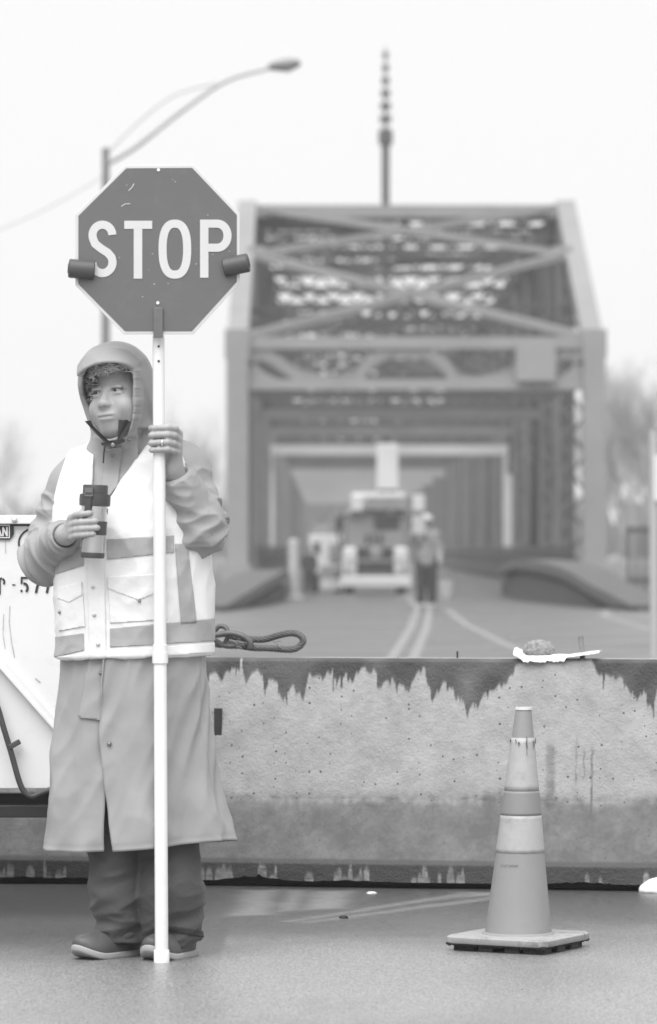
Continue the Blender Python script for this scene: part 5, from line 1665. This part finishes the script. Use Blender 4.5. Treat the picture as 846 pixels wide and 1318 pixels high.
# ---- skirt of the coat
SK = [(812, 86, 260, .128, .03), (845, 82, 262, .130, .03), (900, 75.5, 265, .134, .032), (950, 71, 269, .138, .034), (1000, 67, 276, .142, .037), (1050, 64, 287, .146, .04), (1100, 60.5, 301, .150, .042)]
kz = [w(0, r[0], 0)[2] for r in SK][::-1]
K = lambda z, j: float(np.interp(z, kz, [(w(r[j], 0, 0)[0] if j in (1, 2) else r[j]) for r in SK][::-1]))
NPH, NVV = 220, 90
seamR = [(812, 137), (845, 136), (905, 131), (940, 129), (1012, 136), (1060, 142), (1100, 148)]
seamL = [(812, 143), (845, 142), (905, 137), (940, 135), (1005, 139), (1012, 136.5), (1060, 134), (1100, 133)]
zz0 = w(0, 812, 0)[2]
verts, faces = [], []
for j in range(NVV + 1):
    v = j / NVV
    for i in range(NPH + 1):
        u = i / NPH
        hemz = .298 + .030 * math.exp(-((u - .23) / .13) ** 2) + .004 * math.sin(u * 19)
        z = zz0 + (hemz - zz0) * v
        py = HY + (H - z) * FPX / 10.9
        xl, xr, bb_, yc = [K(z, k) for k in (1, 2, 3, 4)]
        a_ = (xr - xl) / 2; xc = (xr + xl) / 2
        sR = w(float(np.interp(py, [p[0] for p in seamR], [p[1] for p in seamR])), 0, -.10)[0]
        sL = w(float(np.interp(py, [p[0] for p in seamL], [p[1] for p in seamL])), 0, -.10)[0]
        p0 = math.asin(max(-.99, min(.99, (sR - xc) / a_))); p1 = 2 * math.pi + math.asin(max(-.99, min(.99, (sL - xc) / a_)))
        ph = p0 + (p1 - p0) * u
        e = 2.2; sn, cs = math.sin(ph), math.cos(ph)
        rr = 1 / ((abs(sn) ** e + abs(cs) ** e) ** (1 / e))
        g_ = v ** 1.3
        fold = .010 * g_ * math.sin(ph * 5 + 1.3 + .8 * nz(v * 2, 5)) + .007 * g_ * math.sin(ph * 9 + 2 * nz(v * 2.2, 1)) + .0065 * nz(ph * 2.2 + v * 2.5, v * 2.0, 2.2) + .0075 * (1 - 2.4 * abs(nz(ph * 1.9 - v * 2.2, v * 2.2 + ph * .6, 7.7))) * (.35 + .65 * v) + .0055 * (1 - 2.4 * abs(nz(ph * 3.2 + v * 4.5, v * 2.0 - ph * .8, 4.1)))
        fold -= .012 * max(0, (u - .955) / .045)          # the under-lap lies inside
        fold += .002
        if u < .012: fold += .001
        if abs(u - .235) < .0025: fold -= .0025            # side seam
        if v > .972 and v < .982: fold -= .0012            # stitched hem line
        x = xc + (a_ * rr + fold) * sn; y = yc - (bb_ * rr + fold) * cs
        verts.append((x, y, z))
for j in range(NVV):
    for i in range(NPH):
        a = j * (NPH + 1) + i
        faces.append((a, a + NPH + 1, a + NPH + 2, a + 1))
skv = np.array(verts)
sk = link_mesh('coat_skirt', make_mesh('coat_skirt', skv, np.array(faces)), m_coat, person)
md = sk.modifiers.new('thick', 'SOLIDIFY'); md.thickness = .0025; md.offset = -1

# ---- safety vest
m_vest = mat('white_vest_fabric', 0.78, rough=0.75, bump=.12, bscale=20, crease=.3, cscale=8, var=.02, scale=5, bdist=.02)
VEST = Field(np.array(TLO) - .03, np.array(THI) + .03, .0036)
VEST.op(trunk(.012), np.array(TLO) - .02, np.array(THI) + .012, .004)
VEST.capsule(w(106, 618, .03), w(226, 599, .03), .088, .086, .03)
VEST.half(w(0, 849, -.12), (0.02, 0, -1), .003)
# armholes
VEST.half(w(241, 600, 0), (1, 0, .42), .006, (w(215, 0, 0)[0], -.2, w(0, 640, 0)[2]), (w(300, 0, 0)[0], .3, w(0, 540, 0)[2]))
VEST.half(w(77, 620, 0), (-1, 0, .25), .006, (w(40, 0, 0)[0], -.2, w(0, 650, 0)[2]), (w(110, 0, 0)[0], .3, w(0, 560, 0)[2]))
def vcut(X, Y, Z):
    def line(p, q_, sgn):
        (x0, _, z0), (x1, _, z1) = w(*p, -.10), w(*q_, -.10)
        nx_, nz_ = (z1 - z0), -(x1 - x0); L = math.hypot(nx_, nz_)
        return sgn * ((X - x0) * nx_ + (Z - z0) * nz_) / L
    dl = line((123, 560), (117, 625), 1); dr = line((197, 560), (122, 672), -1); 
    return np.maximum(np.maximum(dl, dr), Y - .03)
VEST.op(vcut, (w(100, 0, 0)[0], -.25, w(0, 690, 0)[2]), (w(205, 0, 0)[0], .06, w(0, 540, 0)[2]), .002, 'sub')
VEST.capsule(w(160, 580, .05), w(160, 540, .04), .085, .085, .004, 'sub')
pos, fc = VEST.mesh(); del VEST
pos = relax(pos, fc, 2)
vn = vnormals(pos, fc)
w1 = crease(pos * np.array((9, 5, 4)) + pos[:, [2, 0, 1]] * 3.0, (1, 1, 1), 2.2); w2 = crease(pos * np.array((17, 9, 11)), (1, 1, 1), 6.6)
pos = pos + vn * ((w1 - .3) * .0060 + (w2 - .3) * .0034)[:, None]
vme = make_mesh('vest', pos, fc)
vest = link_mesh('vest', vme, m_vest, person)


def patch(src_me, name, quad, m, parent, lift=.0016, thick=.0012, off0=(0, 0, 0)):
    """a piece of cloth sewn on: the part of the source surface inside a convex outline, lifted off it"""
    bm = bmesh.new(); bm.from_mesh(src_me)
    cx_ = sum(p[0] for p in quad) / len(quad); cy_ = sum(p[1] for p in quad) / len(quad)
    camp = Vector((0, 0, H)) - root
    planes = []
    for i in range(len(quad)):
        a = P(*quad[i], 10.85) - root; b2 = P(*quad[(i + 1) % len(quad)], 10.85) - root
        n2 = (a - camp).cross(b2 - camp).normalized(); c2 = P(cx_, cy_, 10.85) - root
        if (c2 - camp).dot(n2) > 0: n2 = -n2
        planes.append(n2)
    drop = []
    x0, x1 = min(p[0] for p in quad) - 3, max(p[0] for p in quad) + 3; y0, y1 = min(p[1] for p in quad) - 3, max(p[1] for p in quad) + 3
    for f in bm.faces:
        c = f.calc_center_median(); u_, v_ = to_px(c)
        if not (x0 < u_ < x1 and y0 < v_ < y1) or f.normal.dot(camp - c) <= 0.0: drop.append(f)
    bmesh.ops.delete(bm, geom=drop, context='FACES')
    for n2 in planes:
        geom = bm.verts[:] + bm.edges[:] + bm.faces[:]
        bmesh.ops.bisect_plane(bm, geom=geom, plane_co=camp, plane_no=n2, clear_outer=True)
    bm.normal_update()
    if not bm.faces:
        bm.free(); return None
    for v in bm.verts: v.co += v.normal * lift
    me2 = bpy.data.meshes.new(name); bm.to_mesh(me2); bm.free()
    o = link_mesh(name, me2, m, parent, True)
    md2 = o.modifiers.new('thick', 'SOLIDIFY'); md2.thickness = thick; md2.offset = 1
    return o


m_strip = mat('reflective_tape', 0.36, rough=0.45, var=.12, scale=14, bump=.15, bscale=30, crease=.3, cscale=16, bdist=.01)
for qd in ([(68, 712), (108, 703.5), (108, 728), (68, 740)], [(138, 694), (224, 689), (224, 711), (138, 720)],
           [(225, 700), (241, 700), (253, 802), (233, 804)], [(70, 820), (108, 815), (109, 837), (70, 846)],
           [(142, 809), (285, 795), (285, 824), (142, 833)]):
    patch(vme, 'reflective_stripe', qd, m_strip, vest)
m_pock = mat('vest_pocket_fabric', 0.76, rough=.75, bump=.15, bscale=24, crease=.35, cscale=11, bdist=.02)
for nm, qd, lf in (('pocket', [(76, 756), (106, 748), (110, 806), (76, 812)], .0016), ('pocket', [(139, 742), (214, 738), (216, 797), (142, 802)], .0016),
               ('pocket_flap', [(139, 742), (214, 738), (214, 757), (178, 772), (139, 757)], .0034), ('pocket_flap', [(76, 758), (106, 749), (106, 766), (90, 775), (76, 770)], .0034),
               ('placket', [(112, 690), (134, 690), (137, 853), (116, 856)], .0024)):
    patch(vme, nm, qd, m_pock, vest, lf, .0015)
m_hem = mat('vest_hem', .82, rough=.7)
patch(vme, 'hem_band', [(60, 846), (150, 837), (290, 826), (290, 838), (150, 849), (60, 856)], m_hem, vest, .0014, .001)
# sewn parts of the coat
patch(sk.data, 'storm_flap', [(116, 842), (136, 842), (129, 927), (103, 923)], m_coat, sk, .0045, .002)
patch(coat.data, 'front_placket', [(139, 578), (157, 574), (152, 625), (140, 640), (128, 640)], m_coat, coat, .0030, .002)

def surf_y(me_list, px, py):
    """depth of the front surface under a photo pixel"""
    best = None
    o_ = Vector((0, 0, H)) - root; d_ = (P(px, py, 11) - root - o_).normalized()
    for me3 in me_list:
        h_, loc = me3
        r_ = h_.ray_cast(o_, d_)
        if r_[0] is not None and (best is None or r_[3] < best[1]): best = (r_[0], r_[3], r_[1])
    return best
from mathutils.bvhtree import BVHTree
def bvh(me3): return (BVHTree.FromPolygons([v.co for v in me3.vertices], [tuple(p.vertices) for p in me3.polygons]), None)
bv = [bvh(vme), bvh(coat.data), bvh(sk.data)]
m_snap = mat('snap_metal', .22, rough=.35, metal=.5)
m_snl = mat('snap_pale', .55, rough=.4)
def snap(px, py, r, m, parent, out=.006):
    h_ = surf_y(bv, px, py)
    if h_ is None: return
    c = h_[0] + root; nrm = h_[2]
    R_ = nrm.to_track_quat('Z', 'Y').to_matrix()
    b = MB(); b.lathe([(r, -.004), (r, out * .6), (r * .7, out), (.0004, out * 1.1)], c, R_, 14); b.build('snap_button', m, parent, smooth=True)
for px, py, r, m in ((122, 791, .0058, m_snl), (127, 829, .006, m_snl), (180, 773, .0045, m_snap), (79, 788, .0045, m_snap), (120, 755, .005, m_snl)): snap(px, py, r, m, vest, .009)
for px, py, r in ((129.5, 866, .0052), (141, 957, .0062)): snap(px, py, r, m_snap, sk, .0095)
snap(145.5, 585, .0065, m_snap, coat, .007); snap(166, 566, .005, m_snap, coat, .005)
snap(78.5, 699, .0035, m_snl, coat, .004)

# ---- black lining tabs at the throat
m_tab = mat('black_lining', .022, rough=.7, var=.2, scale=40)
def strip_part(name, pts, m, dep=.004):
    """pts: list of (px, py, y) forming one outline"""
    b = MB(); n = len(pts)
    f = [Vector(w(*p)) + root for p in pts]; k = [p + Vector((0, dep, 0)) for p in f]
    b.add(f + k, [tuple(range(n)), tuple(range(2 * n - 1, n - 1, -1))] + [(i, i + n, (i + 1) % n + n, (i + 1) % n) for i in range(n)])
    return b.build(name, m, coat)
yt = -.125
strip_part('throat_tab', [(109, 542, yt + .01), (117, 541, yt), (120, 548, yt), (129, 558, yt - .008), (139, 566, yt - .010), (143, 571, yt - .006), (137, 571.5, yt - .006), (126, 561, yt - .004)], m_tab)
strip_part('throat_tab', [(153, 540.5, yt - .002), (160, 541, yt - .001), (169, 538.5, yt + .010), (167, 547, yt + .006), (163.5, 557, yt + .001), (157, 565, yt - .004), (151, 567.5, yt - .006)], m_tab)
strip_part('throat_tab', [(130, 570, yt - .006), (140, 567.5, yt - .010), (152, 566, yt - .010), (160, 565, yt - .006), (161, 568.5, yt - .006), (152, 572, yt - .010), (148, 576, yt - .011), (142, 576.5, yt - .011), (131, 573, yt - .007)], m_tab, .008)
b = MB(); b.tube(bez([Vector(w(136, 572, yt - .006)) + root, Vector(w(134, 582, yt + .0)) + root, Vector(w(133, 596, yt + .005)) + root], 6), .0022, 6); b.build('drawcord', m_tab, coat, smooth=True)
b = MB(); c = Vector(w(145.5, 573, yt - .013)) + root; b.lathe([(.006, 0), (.006, .003), (.003, .005)], c, Matrix.Rotation(rad(90), 3, 'X'), 12); b.build('snap_button', m_snap, coat)

# ---- finger nails of the hand round the mug
m_nail = mat('nail', .55, rough=.25)
for (py, r, pk, tx) in RF:
    c = Vector(w(tx - .6, py - .9, MUG_Y - .0335 - r + .0025 - r * .72)) + root
    b = MB(); b.lathe([(.0001, .0012), (.0028, .0010), (.0040, 0)], c, Matrix.Rotation(rad(25), 3, 'Z') @ Matrix.Rotation(rad(90), 3, 'X'), 12, squash=.8); b.build('nail', m_nail, person, smooth=True)
# ---- ring and wristband
c = Vector(w(209, 570, yp - .0172 - .0092)) + root
b = MB(); b.tube([c + Vector((0, math.cos(a) * .0105, math.sin(a) * .0105)) for a in np.linspace(0, 2 * math.pi, 20)[:-1]], .0021, 8, closed=True); b.build('ring', mat('ring_silver', .8, rough=.2, metal=.9), person, smooth=True)

# ---- trousers
m_trs = mat('trouser_fabric', 0.055, rough=0.7, var=.10, scale=7, bump=.25, bscale=22, crease=.4, cscale=8, bdist=.02, sheen=.1)
PT = Field((w(92, 0, 0)[0], -.16, w(0, 1226, 0)[2]), (w(280, 0, 0)[0], .2, w(0, 900, 0)[2]), .0036)
PT.capsule(w(165, 910, .03), w(170, 960, .03), .12, .12, .04)
PT.capsule(w(150, 950, .04), w(147, 1070, .035), .085, .080, .03); PT.capsule(w(147, 1070, .035), w(152, 1150, .025), .080, .074, .02); PT.capsule(w(152, 1150, .025), w(155.5, 1215, .03), .074, .066, .02)
PT.capsule(w(212, 950, .04), w(216, 1070, .035), .085, .080, .03); PT.capsule(w(216, 1070, .035), w(219, 1150, .02), .080, .092, .02); PT.capsule(w(219, 1150, .02), w(223, 1222, .02), .090, .076, .02)
PT.half(w(0, 1203.5, .02), (-.05, 0, -1), .003, (w(92, 0, 0)[0], -.2, -.1), (w(180, 0, 0)[0], .25, .2))
PT.half(w(223, 1212, .0), (.10, .25, -1), .003, (w(182, 0, 0)[0], -.2, -.1), (w(280, 0, 0)[0], .25, .2))
PT.capsule(w(155.5, 1196, .03), w(155.5, 1230, .03), .058, .060, .004, 'sub'); PT.capsule(w(223, 1200, .02), w(223, 1236, .02), .066, .068, .004, 'sub')
pos, fc = PT.mesh(); del PT
pos = relax(pos, fc, 2); vn = vnormals(pos, fc)
zz_ = pos[:, 2]
lowf = np.clip((.32 - zz_) / .25, 0, 1)
t1 = crease(np.stack([pos[:, 0] * 7 + zz_ * 9, pos[:, 1] * 7, zz_ * 20 - pos[:, 0] * 9], 1), (1, 1, 1), 4.7)
t2 = crease(pos * np.array((8, 8, 26)), (1, 1, 1), 9.1)
pos = pos + vn * ((t1 - .3) * (.004 + .006 * lowf) + (t2 - .3) * .006 * np.exp(-((zz_ - .10) / .05) ** 2))[:, None]
tro = link_mesh('trousers', make_mesh('trousers', pos, fc), m_trs, person)
patch(tro.data, 'ankle_strap', [(214, 1190), (262, 1198), (262, 1206), (214, 1196)], m_tab, tro, .002, .002)

# ---- shoes
m_shoe = mat('brown_shoe_leather', 0.085, rough=.55, var=.25, scale=18, bump=.2, bscale=70, bdist=.005)
m_sole = mat('pale_shoe_sole', 0.36, rough=.65, var=.12, scale=14)
def shoe(heel, toe):
    heel, toe = Vector(heel), Vector(toe); heel.z = toe.z = 0
    L = (toe - heel).length; d = (toe - heel).normalized(); s_ = Vector((-d.y, d.x, 0))
    R_ = np.array([[d.x, s_.x, 0], [d.y, s_.y, 0], [0, 0, 1]])
    lo = np.minimum(np.array(heel), np.array(toe)) - .08; hi = np.maximum(np.array(heel), np.array(toe)) + .08; lo[2] = -.01; hi[2] = .13
    F1 = Field(lo, hi, .003)
    at = lambda u, v, z: tuple(heel + d * (L * u) + s_ * v + Vector((0, 0, z)))
    F1.ell(at(.80, 0, .026), (.070, .047, .040), .02, 'add', R_); F1.ell(at(.5, 0, .036), (.085, .042, .046), .03, 'add', R_)
    F1.ell(at(.16, 0, .045), (.060, .039, .060), .03, 'add', R_); F1.half((0, 0, .018), (0, 0, -1))
    F1.capsule(at(.20, 0, .09), at(.22, 0, .16), .030, .030, .004, 'sub')
    pos, fc = F1.mesh(); pos = relax(pos, fc, 1)
    sh = link_mesh('shoe', make_mesh('shoe', pos, fc), m_shoe, person)
    F3 = Field(lo, hi, .003)
    F3.ell(at(.80, 0, .012), (.073, .050, .06), .02, 'add', R_); F3.ell(at(.45, 0, .012), (.095, .043, .06), .03, 'add', R_); F3.ell(at(.14, 0, .012), (.062, .042, .06), .03, 'add', R_)
    F3.half((0, 0, .021), (0, 0, 1)); F3.half((0, 0, .002), (0, 0, -1))
    pos, fc = F3.mesh(); pos = relax(pos, fc, 1)
    # toe spring
    tt = ((pos - np.array(heel)) @ np.array(d)) / L
    pos[:, 2] += np.clip(tt - .72, 0, 1) ** 2 * .11 + np.clip(.5 - np.abs(tt - .42), 0, 1) * 0
    link_mesh('sole', make_mesh('sole', pos, fc), m_sole, sh)
    me_ = sh.data
    co = np.array([v.co for v in me_.vertices]); tt = ((co - np.array(heel)) @ np.array(d)) / L
    co[:, 2] += np.clip(tt - .72, 0, 1) ** 2 * .11
    me_.vertices.foreach_set('co', co.astype(np.float32).ravel())
    b = MB()
    for u in (.48, .56, .64):
        b.tube([Vector(at(u, v, .076 - (u - .4) * .085 - 14 * v * v)) + root for v in np.linspace(-.022, .022, 7)], .0022, 6)
    b.build('lace', m_tab, sh, smooth=True)
hl = w(168, 1222, .075); tl_ = w(110, 1228, -.055)
shoe(hl, tl_)
shoe(w(238, 1224, .06), w(200, 1232, -.085))

# ================================================================== MUG
YMG = 11.0 + MUG_Y
m_stl = mat('brushed_steel', 0.60, rough=0.24, metal=0.9, var=.05, scale=4, stretch=(1, 1, .15))
m_lid = mat('mug_lid_plastic', 0.055, rough=.45, var=.1, scale=20)
m_band = mat('mug_rubber_band', 0.06, rough=.65)
mbm = P(119.2, 719, YMG); mtp = P(123.2, 624, YMG)
mug = thing('travel_mug', 'steel travel mug with black lid gripped in the worker\'s hand', 'mug', tuple(mbm))
ax = (mtp - mbm).normalized(); ML = (mtp - mbm).length
RM = ax.to_track_quat('Z', 'Y').to_matrix()
pxm = YMG / FPX
hz_ = lambda py: (719 - py) / 95.0 * ML
def mring(name, prof, m):
    b = MB(); b.lathe([(r * pxm, hz_(py)) for r, py in prof], mbm, RM, 40); return b.build(name, m, mug, auto=rad(35))
mring('cup', [(14.6, 712), (15.0, 708), (16.2, 680), (17.0, 652), (16.8, 649)], m_stl)
mring('base_ring', [(12.5, 718.5), (15.0, 718), (15.5, 716), (15.5, 711.5), (14.4, 711)], m_lid)
mring('grip_band', [(16.0, 688.5), (16.5, 688), (17.0, 671), (16.2, 670.5)], m_band)
mring('collar', [(18.0, 651.5), (20.0, 650.5), (20.3, 643), (20.0, 636.5), (16.0, 635.5)], m_lid)
mring('lid', [(16.4, 637), (16.4, 626), (15.8, 624.3), (14.2, 624), (13.6, 627), (3, 627)], m_lid)
b = MB()
c0 = P(114.5, 633, YMG - .043); c1 = P(112.5, 664, YMG - .040)
b.bar(c0, c1, 8.4 * pxm, .007, (0, -1, 0)); b.bar(P(114.6, 628, YMG - .036), P(114.4, 640, YMG - .044), 11 * pxm, .008, (0, -1, 0)); b.build('handle', m_lid, mug, bevel=.0015)
b = MB(); b.tube(bez([P(137.5, 659, YMG - .0325), P(138.8, 655, YMG - .031), P(138.3, 662, YMG - .032)], 6), .0012, 6); b.build('printed_mark', m_lid, mug)
